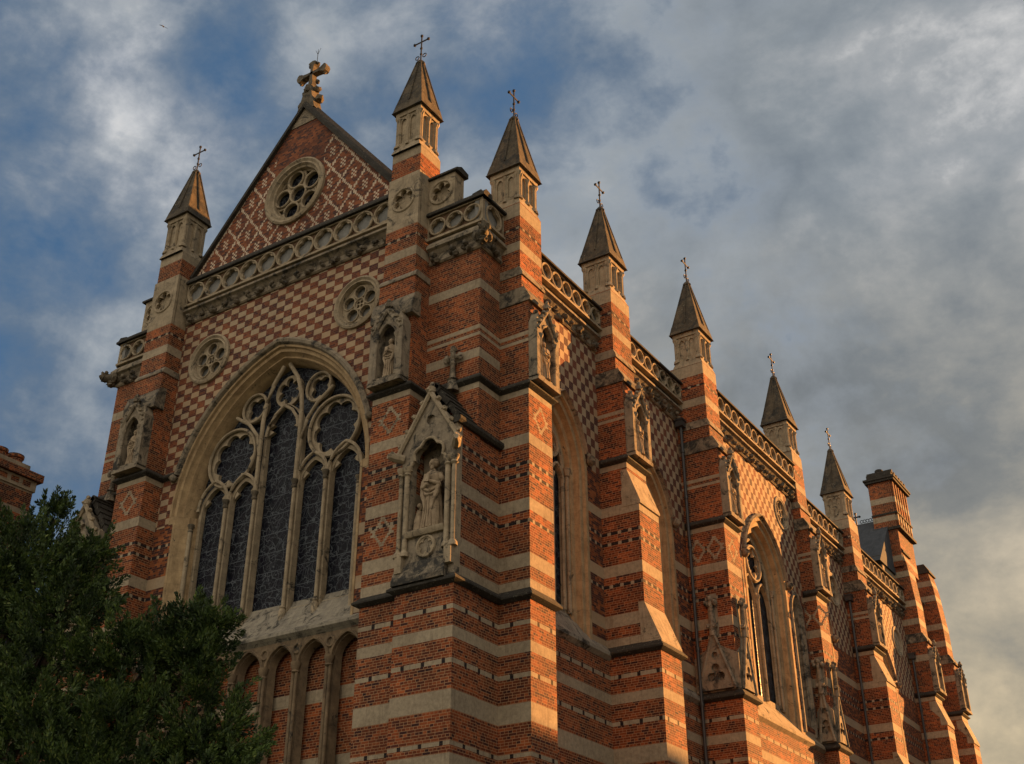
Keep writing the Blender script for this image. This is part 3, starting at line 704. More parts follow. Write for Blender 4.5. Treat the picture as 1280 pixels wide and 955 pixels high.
def pinnacle(cx, cy, w, z0, zsh, zeave, ztip, ax):
    """w half width of base; z0 bottom, zsh start of colonnette stage"""
    q = MB()
    q.add([(cx+sx*w, cy+sy*w, z0) for sx, sy in ((-1, -1), (1, -1), (1, 1), (-1, 1))] + [(cx+sx*(w-.10), cy+sy*(w-.10), zsh) for sx, sy in ((-1, -1), (1, -1), (1, 1), (-1, 1))],
          [(0, 1, 5, 4), (1, 2, 6, 5), (2, 3, 7, 6), (3, 0, 4, 7), (4, 5, 6, 7)])
    s = w-.16
    q.box(cx-s, cx+s, cy-s, cy+s, zsh-.02, zeave)
    q.box(cx-w+.06, cx+w-.06, cy-w+.06, cy+w-.06, zeave-.17, zeave+.0)
    for fx, fy in ((1, 0), (-1, 0), (0, 1), (0, -1)):    # two pointed panels on each side
        fr = F((cx+fx*s, cy+fy*s, 0), (abs(fy), abs(fx), 0), (fx, fy, 0))
        A0 = [Arch(u, zeave-.45, .115, .2).pts(0, zsh+.12, 6) for u in (-s*.45, s*.45)]
        q.prism(fr, [(-s, zsh), (s, zsh), (s, zeave-.1), (-s, zeave-.1)], .002, .055, A0)
        for u in (-s*.9, 0, s*.9):
            q.tube([fr(u, zsh+.05, .06), fr(u, zeave-.3, .06)], .035, 6)
            q.lathe(fr(u, zeave-.36, .06), [(.035, 0), (.07, .1), (.07, .14)], 8)
            q.lathe(fr(u, zsh-.02, .06), [(.075, 0), (.06, .1), (.04, .14)], 8)
    for sx in (-1, 1):
        for sy in (-1, 1):
            c_ = (cx+sx*(s+.03), cy+sy*(s+.03), 0)
            q.tube([(c_[0], c_[1], zsh), (c_[0], c_[1], zeave-.2)], .06, 8)
            q.lathe((c_[0], c_[1], zeave-.38), [(.06, 0), (.05, .03), (.11, .16), (.11, .21)], 8)
            q.lathe((c_[0], c_[1], zsh-.05), [(.12, 0), (.1, .1), (.06, .16)], 8)
    o = q.build('pinnacle', M_ST, CH, True)
    p = MB(); e = w+.05
    lv = [(e, zeave), (e-.03, zeave+.05), (e*.84, zeave+.42), (e*.80, zeave+.44), (.10, ztip-.12)]
    p.loft([[(cx+sx*r, cy+sy*r, z) for sx, sy in ((-1, -1), (1, -1), (1, 1), (-1, 1))] for r, z in lv], True, True)
    for sx, sy in ((1, 0), (-1, 0), (0, 1), (0, -1)):   # central rib of every spire face
        p.tube([(cx+sx*(e*.82+.01), cy+sy*(e*.82+.01), zeave+.42), (cx+sx*.11, cy+sy*.11, ztip-.12)], .035, 5)
    for sx in (-1, 1):
        for sy in (-1, 1): p.tube([(cx+sx*e*.80, cy+sy*e*.80, zeave+.42), (cx+sx*.10, cy+sy*.10, ztip-.12)], .028, 5)
    p.lathe((cx, cy, ztip-.2), [(.10, 0), (.17, .06), (.17, .12), (.08, .24)], 8)
    p.build('spire', M_SPIRE, o)
    iron_cross(o, (cx, cy, ztip), ax)
    return o

# ---- small niche with gable
def niche(fr, cu, z0, W, n0, H=2.5, dep=.30, par=None):
    q = MB(); w = W/2; o = w-.25       # half opening
    A = Arch(cu, z0+1.45, o, o*1.75); zt = A.top()+.1
    hole = A.pts(0, z0+.17, 8)
    apex = z0+H-.15
    q.prism(fr, [(cu-w+.06, z0+.12), (cu+w-.06, z0+.12), (cu+w-.06, z0+1.75), (cu+.04, apex), (cu-.04, apex), (cu-w+.06, z0+1.75)], n0+dep-.13, n0+dep-.02, [hole])
    for sg in (-1, 1):
        x = cu+sg*(w-.13)
        q.fbox(fr, x-.13, x+.13, z0+.1, z0+1.95, n0, n0+dep+.03)
        q.prism(fr, [(x-.13, z0+1.95), (x+.13, z0+1.95), (x, z0+2.3)], n0+.02, n0+dep)
        q.tube([fr(cu+sg*(o+.03), z0+.2, n0+dep), fr(cu+sg*(o+.03), z0+1.45, n0+dep)], .05, 8)
        q.lathe(fr(cu+sg*(o+.03), z0+1.42, n0+dep), [(.05, 0), (.09, .1), (.09, .15)], 8)
        # gable rake
        q.tube([fr(cu+sg*(w-.08), z0+1.72, n0+dep+.02), fr(cu, apex+.06, n0+dep+.02)], .06, 6)
        for t in (.2, .5, .8): q.blob(fr(cu+sg*(w-.08)*(1-t)+sg*.06, z0+1.72+(apex-z0-1.72)*t+.08, n0+dep+.02), .085, int(t*10)+3, .6, 2)
        q.blob(fr(x, z0+2.3, n0+dep-.1), .08, 4, .5)
    arch_tube(q, fr, A, n0+dep-.01, .04, -.02)
    q.blob(fr(cu, apex+.2, n0+dep), .12, 8, .6); q.blob(fr(cu, apex+.36, n0+dep), .07, 9, .5)
    q.fbox(fr, cu-w, cu+w, z0+.0, z0+.14, n0-.01, n0+dep+.06)
    q.fbox(fr, cu-o, cu+o, z0+.13, z0+.24, n0, n0+dep)
    ob = q.build('niche', M_STG, par or CH, True)
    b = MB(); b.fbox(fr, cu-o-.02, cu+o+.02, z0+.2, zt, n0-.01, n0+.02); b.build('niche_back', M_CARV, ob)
    return ob

# ---- stone statue
def statue(fr, cu, z0, n, H, label, seed=0, book=True, child=False):
    s = H/1.75; q = MB()
    base = fr(0, 0, 0); c = lambda u, z, d=0.0: fr(cu+u*s, z0+z*s, n+d*s)
    # robe with folds
    rings = []; prof = [(.0, .235, .20), (.05, .25, .21), (.25, .225, .19), (.5, .205, .175), (.75, .20, .165), (.95, .185, .15), (1.1, .195, .15), (1.25, .215, .155), (1.36, .225, .15), (1.42, .17, .125), (1.46, .085, .085), (1.52, .065, .07)]
    for z, a, b in prof:
        rr = []
        for j in range(64):
            t = 2*pi*j/64
            fold = .12*abs(sin(t*4.5+seed+z*1.1))*max(0, 1-z/1.2)+.06*sin(t*13+z*4+seed)*max(0, 1.25-z)
            sway = .03*sin(z*2+seed)
            rr.append(c(cos(t)*a*(1+fold)+sway, z, sin(t)*b*(1+fold)))
        rings.append(rr)
    q.loft(rings, True, True)
    # head, hair, beard
    q.blob(c(.03*sin(3+seed), 1.635, .02), .105*s, seed, .05, 3, (.82, .88, 1.15))
    q.blob(c(.0, 1.67, -.03), .118*s, seed+2, .25, 3, (.95, .92, 1.0), 6)
    q.blob(c(.0, 1.535, .065), .055*s, seed+4, .3, 2, (.9, .8, 1.2))
    q.blob(c(.0, 1.625, .115), .022*s, seed, .0, 1)
    # arms meeting in front
    for sg in (-1, 1):
        pts = [c(sg*.20, 1.36, 0), c(sg*.265, 1.2, .03), c(sg*.25, 1.05, .08), c(sg*.14, 1.06+.04*sg, .19), c(sg*.03, 1.10+.05*sg, .22)]
        q.tube(pts, .06*s, 10, [.062*s, .064*s, .058*s, .048*s, .034*s])
        q.blob(c(sg*.02, 1.11+.05*sg, .23), .042*s, 5, .2)
        q.tube([c(sg*.22, 1.08, .10), c(sg*.20, .86, .13), c(sg*.13, .68, .16), c(sg*.10, .45, .18)], .05*s, 8, [.05*s, .06*s, .045*s, .015*s])
    # hanging folds of the robe
    for i_, (u_, zt_, zb_, d_) in enumerate(((-.15, .78, .03, .17), (-.07, .74, .02, .21), (.02, .80, .02, .225), (.10, .72, .02, .205), (.17, .90, .03, .16), (-.20, 1.0, .05, .09), (.21, 1.05, .05, .08))):
        q.tube([c(u_*.8, zt_, d_*.80), c(u_*.95+.02*sin(i_+seed), (zt_+zb_)/2, d_*.92), c(u_*1.12, zb_, d_*1.05)], .02*s, 6, [.008*s, .021*s, .028*s])
    # mantle swag across the waist
    q.tube([c(-.22, 1.18, .05), c(-.12, .98, .16), c(.03, .90, .185), c(.17, .98, .13), c(.22, 1.15, .03)], .04*s, 8)
    q.tube([c(-.21, 1.02, .06), c(-.08, .84, .17), c(.08, .82, .18), c(.2, .92, .1)], .035*s, 8)
    if book: q.add([c(u, z, d) for u, z, d in ((-.11, 1.14, .2), (.06, 1.10, .24), (.06, 1.30, .20), (-.11, 1.34, .17), (-.11, 1.14, .25), (.06, 1.10, .29), (.06, 1.30, .25), (-.11, 1.34, .22))], [(0, 1, 2, 3), (4, 7, 6, 5), (0, 4, 5, 1), (1, 5, 6, 2), (2, 6, 7, 3), (3, 7, 4, 0)])
    if child:
        q.tube([c(-.36, .0, .02), c(-.35, .30, .02), c(-.33, .55, .03)], .1*s, 12, [.13*s, .12*s, .07*s])
        q.blob(c(-.33, .66, .04), .07*s, 3, .15, 2); q.tube([c(-.34, .48, .05), c(-.22, .62, .1)], .03*s, 6)
    q.blob(c(0, -.02, .02), .27*s, 3, .1, 2, (1.05, .9, .14))
    ob = q.build('statue', M_STAT, None, True)
    return tag(ob, label, 'statue', 'carved stone figures standing in the chapel niches')

# ---- gable buttress (A) on both sides of the gable with its pinnacle
def string_around(segs, z, n=.13, name='string_course', m=None, h=.22):
    q = MB()
    for fr, u0, u1, m0, m1 in segs:
        q.section(fr, [(-.05, z-.02), (.02, z-.02), (n*.7, z+.03), (n, z+.06), (n, z+.11), (0.0, z+h), (-.05, z+h)], u0, u1, m0, m1)
    return q.build(name, m or M_DK, CH)
def cut_prism(mb, x0, x1, y0, y1, z0, z1): mb.box(x0, x1, y0, y1, z0, z1)
def inlay_diamond(fr, cu, cz, n, par, steps=6, du=.056, big=False, half=False):
    q = MB(); 
    for j in range(-steps, steps):
        zc = cz+(j+.5)*C; a = (steps-abs(j+.5)-.5+.0)*du
        if a < .001:
            q.fbox(fr, cu-.075, cu+.075, zc-C/2+.004, zc+C/2-.004, n, n+.003)
        else:
            for sg in (-1, 1):
                e = cu+sg*a; q.fbox(fr, e-.05, e+.05, zc-C/2+.004, zc+C/2-.004, n, n+.003)
    zc = cz
    for sg in (-1, 1): q.fbox(fr, cu+sg*(steps*du)-.06, cu+sg*(steps*du)+.06, cz-C*1.5+.004, cz-C*.5-.004, n, n+.004); q.fbox(fr, cu+sg*(steps*du)-.06, cu+sg*(steps*du)+.06, cz+C*.5+.004, cz+C*1.5-.004, n, n+.004)
    return q.build('diamond_inlay', M_ST, par)
for sg in (-1, 1):
    xa, xb = sorted((sg*AI, sg*AO))
    b = MB(); b.box(xa, xb, AY, .2, 0, 21.9)
    b.box(xa+.06, xb-.06, AY+.06, .3, 21.9, 23.86)
    B = b.build('gable_buttress', M_FBT, CH)
    xc = (xa+xb)/2
    w = MB()   # weathering above the niche and drip course
    w.section(FR, [(.5, 20.45), (-AY+.20, 20.45), (-AY+.22, 20.55), (-AY+.20, 20.8), (-AY+.10, 21.15), (-AY-.02, 21.25), (.5, 21.25)], xa-.10, xb+.10)
    w.build('weathering', M_SBASE, B)
    w = MB(); w.section(FR, [(-.1, 21.86), (-AY+.03, 21.86), (-AY+.03, 21.93), (-AY-.06, 22.08), (-.1, 22.08)], xa-.03, xb+.03); w.build('drip_course', M_STG, B)
    inlay_diamond(FR, xc, 17.2, -AY, B); inlay_diamond(FR, xc-sg*.05, 13.86, -AY, B)
    # block with quatrefoil panel above parapet level
    q = MB(); hs = [foil(xc, 24.95, .38, 6, 8, pi/2)]
    q.prism(FR, [(xa+.06, 23.86), (xb-.06, 23.86), (xb-.06, 25.9), (xa+.06, 25.9)], -AY-.16, -AY-.06, hs)
    q.box(xa+.062, xb-.062, AY+.20, .55, 23.86, 25.9)
    q.ring(FR, xc, 24.95, -AY-.055, .42, .045, 28)
    q.build('quatrefoil_block', M_ST, CH, True)
    b = MB(); b.box(xa+.10, xb-.10, AY+.11, AY+1.15, 25.9, 26.95); b.build('pinnacle_base', M_FBT, CH)
    pinnacle(xc, -.12, .57, 26.95, 27.25, 28.66, 31.15, 'x')
    niche(FR, xc, 18.2, 1.18, -AY, 2.55, .34, B)
sides_txt = {1: 'near corner of the great window, right side', -1: 'far side of the great window, beside the tree'}
statue(FR, -5.325, 18.45, -AY+.13, 1.32, 'small carved saint in the tall niche left of the great window', 2, False)
statue(FR, 5.325, 18.45, -AY+.13, 1.32, 'small carved saint in the tall niche just right of the great window', 5, True)

# ---- towers
for sg in (-1, 1):
    xa, xb = sorted((sg*(AO-.05), sg*TX))
    t = MB(); t.box(xa, xb, 0.001, 3.0, 0, 23.0)
    T = t.build('corner_tower', M_LOW, CH)
    FT = F((0, 0, 0), (sg, 0, 0), (0, -1, 0))
    FS = F((sg*TX, 0, 0), (0, 1, 0), (sg, 0, 0))
    c = MB()
    prof = [(-.3, 22.52), (.04, 22.52), (.09, 22.57), (.05, 22.64), (.03, 22.85), (.14, 22.98), (.24, 23.02), (.24, 23.12), (.10, 23.32), (-.3, 23.32)]
    c.section(FT, prof, AO, TX, 0, 1.0); c.section(FS, prof, 0, 1.05, 1.0, 0)
    K = c.build('cornice', M_STG, CH)
    for u, fr in ((AO+.25, FT), (AO+.95, FT), (TX-.45, FT), (.55, FS)):
        b = bpy.data.objects.new('carved_boss', boss_mesh(True)); COL.objects.link(b); b.parent = K; b.location = fr(u, 22.68, .12)
    # corner gargoyle
    g = MB(); d = Vector((sg, -1, 0)).normalized(); o = Vector((sg*TX, 0, 22.86))
    g.tube([o-d*.1, o+d*.18+Vector((0, 0, .02)), o+d*.42, o+d*.62+Vector((0, 0, -.05))], .15, 10, [.17, .2, .16, .10])
    g.blob(o+d*.52+Vector((0, 0, .04)), .17, 4, .5, 3); g.blob(o+d*.25+Vector((0, 0, -.2)), .15, 6, .5, 3)
    for s2 in (-1, 1):
        e = Vector((-d.y, d.x, 0))*s2
        g.blob(o+d*.45+e*.13+Vector((0, 0, .17)), .065, 3, .3); g.blob(o+d*.15+e*.2+Vector((0, 0, -.03)), .13, 7, .6, 2, (.8, .8, 1.4))
    g.build('gargoyle', M_CARV, CH, True)
    parapet(FT, AO-.06, TX+.12, 23.40, 24.30, .12, .64, k=4, thick=.3, cop_h=.24, coph=(0, .12))
    parapet(FS, -.10, 1.06, 23.40, 24.30, .12, .9, k=4, thick=.3, cop_h=.24, coph=(.09, 0))
    # raised block with one big quatrefoil
    q = MB(); xl, xr = AO-.1, 6.92; cu = (xl+xr)/2
    q.prism(FT, [(xl, 24.3), (xr, 24.3), (xr, 25.72), (xl, 25.72)], .0, .13, [foil(cu, 25.12, .37, 6, 8, pi/2)])
    q.fbox(FT, xl+.002, xr-.002, 24.2, 25.72, -.35, -.06); q.ring(FT, cu, 25.12, .135, .42, .045, 28)
    q.fbox(FT, xr-.10, xr-.001, 24.3, 25.719, -.06, .0); q.fbox(FT, xl+.001, xl+.1, 24.3, 25.719, -.06, .0)
    Q = q.build('parapet_block', M_ST, CH, True)
    c = MB(); c.section(FT, [(-.42, 25.72), (.22, 25.72), (.22, 25.79), (-.05, 25.96), (-.42, 25.9)], xl-.02, xr+.12); c.build('coping', M_DK, Q)

# ---- niche buttress (C) with stone gabled shrine
CX0, CX1 = 6.10, 7.88
for sg in (-1, 1):
    FC = F((0, 0, 0), (sg, 0, 0), (0, -1, 0))
    FSd = F((sg*CX1, 0, 0), (0, 1, 0), (sg, 0, 0))
    b = MB(); b.fbox(FC, CX0-.05, CX1, 0, 12.0, -.1, -CY)
    b.prism(F((sg*(CX1-.32), 0, 0), (0, 1, 0), (sg, 0, 0)), [(CY+.22, 12.0), (.05, 12.0), (.05, 16.5), (CY+.22, 16.5)], 0, .32-.003)
    b.prism(F((sg*(CX0+.30), 0, 0), (0, 1, 0), (-sg, 0, 0)), [(CY+.22, 12.0), (.05, 12.0), (.05, 16.5), (CY+.22, 16.5)], 0, .30)
    B = b.build('niche_buttress', M_LOW, CH)
    cu = (CX0+CX1)/2; q = MB()
    o = .56; A = Arch(cu, 15.15, o, o*1.35)
    # foiled opening
    hole = [(cu-o, 13.35), (cu-o, 15.15)]
    for k_ in range(-3, 4):
        a0 = pi/2-k_*pi/7
        cxk, czk = cu+cos(a0)*.42, 15.22+sin(a0)*.55
    top = []
    lob = [(-.40, 15.32, .19), (-.22, 15.70, .22), (.22, 15.70, .22), (.40, 15.32, .19)]
    for i in range(41):
        th = pi - pi*i/40; best = .33
        for (lx, lz, lr_) in [(-.36, 15.28, .22), (-.24, 15.62, .24), (0, 15.80, .26), (.24, 15.62, .24), (.36, 15.28, .22)]:
            dx_, dz_ = cos(th), sin(th); ox, oz = lx, lz-15.2
            bq = ox*dx_+oz*dz_; cc = ox*ox+oz*oz-lr_*lr_; D_ = bq*bq-cc
            if D_ > 0: best = max(best, bq+sqrt(D_))
        top.append((cu+best*cos(th), 15.2+best*sin(th)))
    hole = [(cu-o, 13.35)] + top + [(cu+o, 13.35)]
    zap = 17.25
    q.prism(FC, [(CX0, 12.05), (CX1-.001, 12.05), (CX1-.001, 16.35), (CX1-.12, 16.35), (cu+.05, zap), (cu-.05, zap), (CX0+.12, 16.35), (CX0, 16.35)], -CY-.22, -CY+.0, [hole, circle(cu, 16.62, .14, 12)])
    q.fbox(FC, CX0+.3, CX1-.32, 12.05, 16.9, .35, .45)      # back of the shrine
    q.prism(FC, [(CX0+.3, 16.2), (CX1-.32, 16.2), (cu, 17.2)], .30, -CY-.1)
    q.fbox(FC, CX0+.3, CX1-.32, 13.0, 13.3, .4, -CY-.03)
    SH = q.build('shrine_front', M_STG, B)
    r = MB()
    for s2 in (-1, 1):
        x = cu+s2*(o+.10)
        for dx_ in (0, s2*.2):
            r.tube([FC(x+dx_, 12.9, -CY+.05), FC(x+dx_, 15.1, -CY+.05)], .075 if dx_ == 0 else .06, 10)
            r.lathe(FC(x+dx_, 15.05, -CY+.05), [(.07, 0), (.12, .05), (.08, .1), (.13, .22), (.13, .27)], 10)
            r.lathe(FC(x+dx_, 12.8, -CY+.05), [(.13, 0), (.12, .1), (.08, .16)], 10)
        r.fbox(FC, x+s2*.10-.09 if s2 > 0 else x+s2*.10-.12, x+s2*.10+.12 if s2 > 0 else x+s2*.10+.09, 12.35, 12.85, -CY, -CY+.16)
        e0, e1 = (cu+s2*1.02, 15.75), (cu, 17.42)
        r.tube([FC(e0[0], e0[1], -CY+.04), FC(e1[0], e1[1], -CY+.04)], .075, 6)
        for t in (.12, .35, .58, .8): r.blob(FC(e0[0]*(1-t)+e1[0]*t+s2*.07, e0[1]*(1-t)+e1[1]*t+.07, -CY+.05), .075, int(t*9), .6)
        # head stops
        r.tube([FC(cu+s2*.85, 15.62, -CY), FC(cu+s2*1.02, 15.66, -CY+.2), FC(cu+s2*1.12, 15.66, -CY+.36)], .1, 8, [.13, .13, .07])
        r.blob(FC(cu+s2*1.05, 15.7, -CY+.24), .12, 3, .5)
    pts = [FC(u, z, -CY+.02) for u, z in hole[1:-1]]; r.tube(pts, .045, 6)
    r.blob(FC(cu, 17.5, -CY), .13, 5, .5); r.blob(FC(cu, 17.68, -CY), .08, 6, .5)
    # bracket and foiled roundel below the figure
    r.section(FC, [(-CY-.35, 13.28), (-CY+.10, 13.28), (-CY+.16, 13.36), (-CY+.16, 13.43), (-CY-.35, 13.46)], cu-.62, cu+.62)
    r.ring(FC, cu, 12.98, -CY+.02, .27, .045, 24)
    r.prism(FC, circle(cu, 12.98, .27, 24), -CY+.0, -CY+.03, [foil(cu, 12.98, .22, 5, 8, pi/2)])
    r.build('shrine_shafts', M_ST, B, True)
    r = MB(); r.section(FC, [(-CY-.1, 12.62), (-CY+.02, 12.62), (-CY+.2, 12.15), (-CY+.2, 12.02), (-CY-.1, 12.02)], CX0-.05, CX1-.2)
    r.build('shrine_base', M_SBASE, B)
    # quoin at the side
    q = MB(); q.fbox(FSd, CY+.004, CY+.24, 12.3, 16.45, -.02, .004); q.build('quoin', M_ST, B)
    # roof
    r = MB(); e = .12
    for s2 in (-1, 1):
        lo = (cu+s2*(CX1-cu+e), 16.36); hi = (cu, 17.82)
        for i in range(6):
            t0, t1 = i/6, (i+1)/6+.02
            p0 = (lo[0]*(1-t0)+hi[0]*t0, lo[1]*(1-t0)+hi[1]*t0+.05); p1 = (lo[0]*(1-t1)+hi[0]*t1, lo[1]*(1-t1)+hi[1]*t1-.01)
            r.prism(FC, [p0, p1, (p1[0]-s2*.12, p1[1]-.10), (p0[0]-s2*.12, p0[1]-.12)], .02, -CY-.20+.03*(i % 2))
    r.section(FSd, [(-.1, 16.28), (.08, 16.28), (.14, 16.36), (.13, 16.46), (-.1, 16.5)], CY-.05, 1.04)
    r.build('shrine_roof', M_DK, B)
    # finial cross standing on the string course
    q = MB(); c0 = FC(7.03, 18.2, .12)
    q.lathe(c0, [(.22, -.35), (.15, -.1), (.12, .0), (.17, .04), (.09, .1), (.075, .5), (.11, .55), (.07, .6)], 8)
    for a, z_ in ((-.2, .78), (.2, .78), (0, .78), (0, 1.0)): q.blob((c0[0]+a, c0[1], c0[2]+z_), .115, int(a*10)+4, .6, 2, (1, .7, .9))
    q.box(c0[0]-.06, c0[0]+.06, c0[1]-.05, c0[1]+.05, c0[2]+.6, c0[2]+1.12)
    for s2 in (-1, 1): q.blob((c0[0]+s2*.26, c0[1], c0[2]+.68), .06, 3, .5)
    q.build('stone_finial', M_STG, CH, True)
statue(FR, (CX0+CX1)/2, 13.47, .78, 2.02, 'large robed stone figure with an open book in the gabled shrine at the corner', 1, True, True)

# string courses
for sg in (-1, 1):
    FT = F((0, 0, 0), (sg, 0, 0), (0, -1, 0)); FS = F((sg*TX, 0, 0), (0, 1, 0), (sg, 0, 0))
    FA = F((0, AY, 0), (sg, 0, 0), (0, -1, 0)); FAo = F((sg*AO, 0, 0), (0, 1, 0), (sg, 0, 0)); FAi = F((sg*AI, 0, 0), (0, 1, 0), (-sg, 0, 0))
    string_around([(FT, 4.05, AI, 0, -1), (FA, AI, AO, 1, 1), (FAi, AY, 0, 1, -1), (FAo, AY, 0, 1, -1), (FT, AO, TX, -1, 1), (FS, 0, 1.05, 1, -1)], 18.02, .14, h=.26)
    FC = F((0, CY, 0), (sg, 0, 0), (0, -1, 0)); FCs = F((sg*CX1, 0, 0), (0, 1, 0), (sg, 0, 0)); FCi = F((sg*CX0, 0, 0), (0, 1, 0), (-sg, 0, 0))
    string_around([(FA, AI, CX0, 1, 0), (FC, CX0-.05, CX1, 1, 1), (FCs, CY, 1.05, 1, -1), (F((sg*AI, 0, 0), (0, 1, 0), (-sg, 0, 0)), AY, 0, 1, 0)], 11.86, .16, h=.26)

# ================================================================== SIDE
def side_buttress(y0, y1, xw, xt, style, k, dz=0.0):
    """xw bay wall plane, xt outer face above the main string"""
    prof = {'plain': [(xt, 0), (xt, 20.95)],
            'sloped': [(xt+.80, 0), (xt+.80, 11.9), (xt+.72, 12.2), (xt+.36, 13.35), (xt+.36, 16.55), (xt+.30, 16.75), (xt, 17.72), (xt, 20.95)],
            'gablet': [(xt+.10, 0), (xt+.10, 12.0), (xt, 12.3), (xt, 20.95)]}[style]
    yz = F((0, 0, 0), (1, 0, 0), (0, -1, 0))
    b = MB(); zt = 24.62
    poly = [(xw-.8, 0)] + prof + [(xt-.03, 21.0), (xt-.22, 21.4), (xt-.22, 21.95), (xt-.27, 22.2), (xt-.27, zt), (xw-.8, zt)]
    b.prism(yz, poly, -y1, -y0)
    B = b.build('buttress', M_BUT, CH)
    fe = F((xt, 0, 0), (0, 1, 0), (1, 0, 0)); yc = (y0+y1)/2
    w = MB()
    w.prism(yz, [(xw-.2, 20.9), (xt+.09, 20.9), (xt+.11, 21.0), (xt-.12, 21.42), (xw-.2, 21.42)], -y1-.05, -y0+.05)
    w.build('weathering', M_SBASE, B)
    w = MB()
    w.prism(yz, [(xw-.2, 21.9), (xt-.17, 21.9), (xt-.17, 21.98), (xt-.27, 22.2), (xw-.2, 22.2)], -y1-.03, -y0+.03)
    w.build('drip_course', M_STG, B)
    if style == 'sloped':
        w = MB()
        for (xa, za, xb, zb) in ((xt-.01, 17.75, xt+.36, 16.6), (xt+.35, 13.38, xt+.80, 12.15)):
            # stepped quoin with sloping weathering, slightly proud
            m_ = 4
            poly = [(xa, za)] + [(xb+.05, zb), (xb+.05, zb-.08), (xb-.02, zb-.10)] + [(xb-.25, zb-.10)]
            pts = []
            for i in range(m_):
                t = 1-i/m_; zz0 = zb+(za-zb)*(1-t)-.1 if i else zb-.1; zz1 = zb+(za-zb)*(1-t+1/m_)
                xq = xa+(xb-xa)*t-.28-.02*(i % 2)
                pts += [(xq-.1*(3-i), zz0 if i else zb-.1), (xq-.1*(3-i), zz1)]
            poly += pts + [(xa-.2, za)]
            w.prism(yz, poly, -y1-.012, -y0+.012)
            w.build('slope_stone', M_ST, B); w = MB()
    if style == 'gablet':
        w = MB()
        for fr, uc, wd in ((F((0, y0, 0), (1, 0, 0), (0, -1, 0)), (xw+xt)/2+.05, (xt-xw)/2+.05), (fe, yc, (y1-y0)/2)):
            w.prism(fr, [(uc-wd, 12.15), (uc+wd, 12.15), (uc+wd, 13.35), (uc+.06, 13.75), (uc-.06, 13.75), (uc-wd, 13.35)], -.02, .02)
            w.prism(fr, [(uc-wd*.82, 12.2), (uc+wd*.82, 12.2), (uc+.05, 14.05), (uc-.05, 14.05)], .0, .16, [foil(uc, 12.72, .34 if wd > .6 else .28, 3, 9, pi/2), circle(uc, 13.35, .11, 10)])
            for s2 in (-1, 1): w.tube([fr(uc+s2*wd*.86, 12.15, .15), fr(uc, 14.15, .15)], .06, 6)
            w.prism(fr, [(uc-.18, 14.0), (uc+.18, 14.0), (uc+.18, 15.5), (uc-.18, 15.5)], -.02, .015)
            w.tube([fr(uc, 14.0, .14), fr(uc, 15.2, .14)], .09, 8, [.12, .08])
            for a, z_ in ((-.16, 15.15), (.16, 15.15), (0, 15.3), (0, 15.05), (-.1, 14.35), (.1, 14.35)): w.blob(fr(uc+a, z_, .16), .10, int(z_*3), .6)
        w.build('gablet', M_STG, B, True)
        # boldly projecting gable stones at the outer corner
    # pedestal of the pinnacle and pinnacle itself
    n = niche(fe, yc, 18.22, min(1.2, y1-y0-.02), .0, 2.6, .26, B)
    if style != 'x':
        pcx = xt-.27-.62; 
    return B
PIN = None
def side_pinnacle(xt, yc):
    global PIN
    c = Vector((xt-.27-.61, yc, 0))
    if PIN is None:
        o = pinnacle(c.x, c.y, .61, 24.60, 24.92, 26.12, 28.72, 'y'); PIN = (o, c); return o
    return copy_tree(PIN[0], CH, c-PIN[1])

X1, X3 = TX, 8.74
Bs = [(1.05, 2.28, TX, 8.82, 'plain'), (6.80, 8.12, TX, 8.82, 'sloped'), (13.0, 14.2, TX, 9.34, 'gablet'), (22.1, 23.25, X3, 9.30, 'gablet'), (30.7, 32.0, TX, 8.82, 'sloped')]
for i, (y0, y1, xw, xt, st) in enumerate(Bs):
    B = side_buttress(y0, y1, xw, xt, st, i); side_pinnacle(xt, (y0+y1)/2)
    fe = F((xt, 0, 0), (0, 1, 0), (1, 0, 0)); yc = (y0+y1)/2
    f0 = F((0, y0, 0), (1, 0, 0), (0, -1, 0))
    wl = 7.85 if i < 3 else xw
    string_around([(f0, wl, xt, -1, 1), (fe, y0, y1, 1, 1)], 18.02, .14, h=.26)
    ex = {'plain': 0.0, 'sloped': .80, 'gablet': .10}[st]
    fl = F((xt+ex, 0, 0), (0, 1, 0), (1, 0, 0))
    string_around([(f0, wl, xt+ex, -1, 1), (fl, y0, y1, 1, 1)], 11.86, .15, h=.3, m=M_DK)
    if st == 'plain': inlay_diamond(fe, yc, 17.2, 0, B)
    if st == 'gablet':
        inlay_diamond(fe, yc, 17.15, 0, B)
        for du in (-.33, .33): inlay_diamond(f0, (wl+xt)/2+du, 17.15, 0, B, 6, .05)
names = ['on the corner buttress nearest the viewer', 'on the second side buttress from the corner', 'on the third side buttress, beside the first drainpipe', 'on the fourth side buttress, past the lit wide bay', 'on the fifth side buttress']
for i, (y0, y1, xw, xt, st) in enumerate(Bs):
    statue(F((xt, 0, 0), (0, 1, 0), (1, 0, 0)), (y0+y1)/2, 18.46, .12, 1.28, 'small carved saint in the niche '+names[i], i+3, i % 2 == 0)

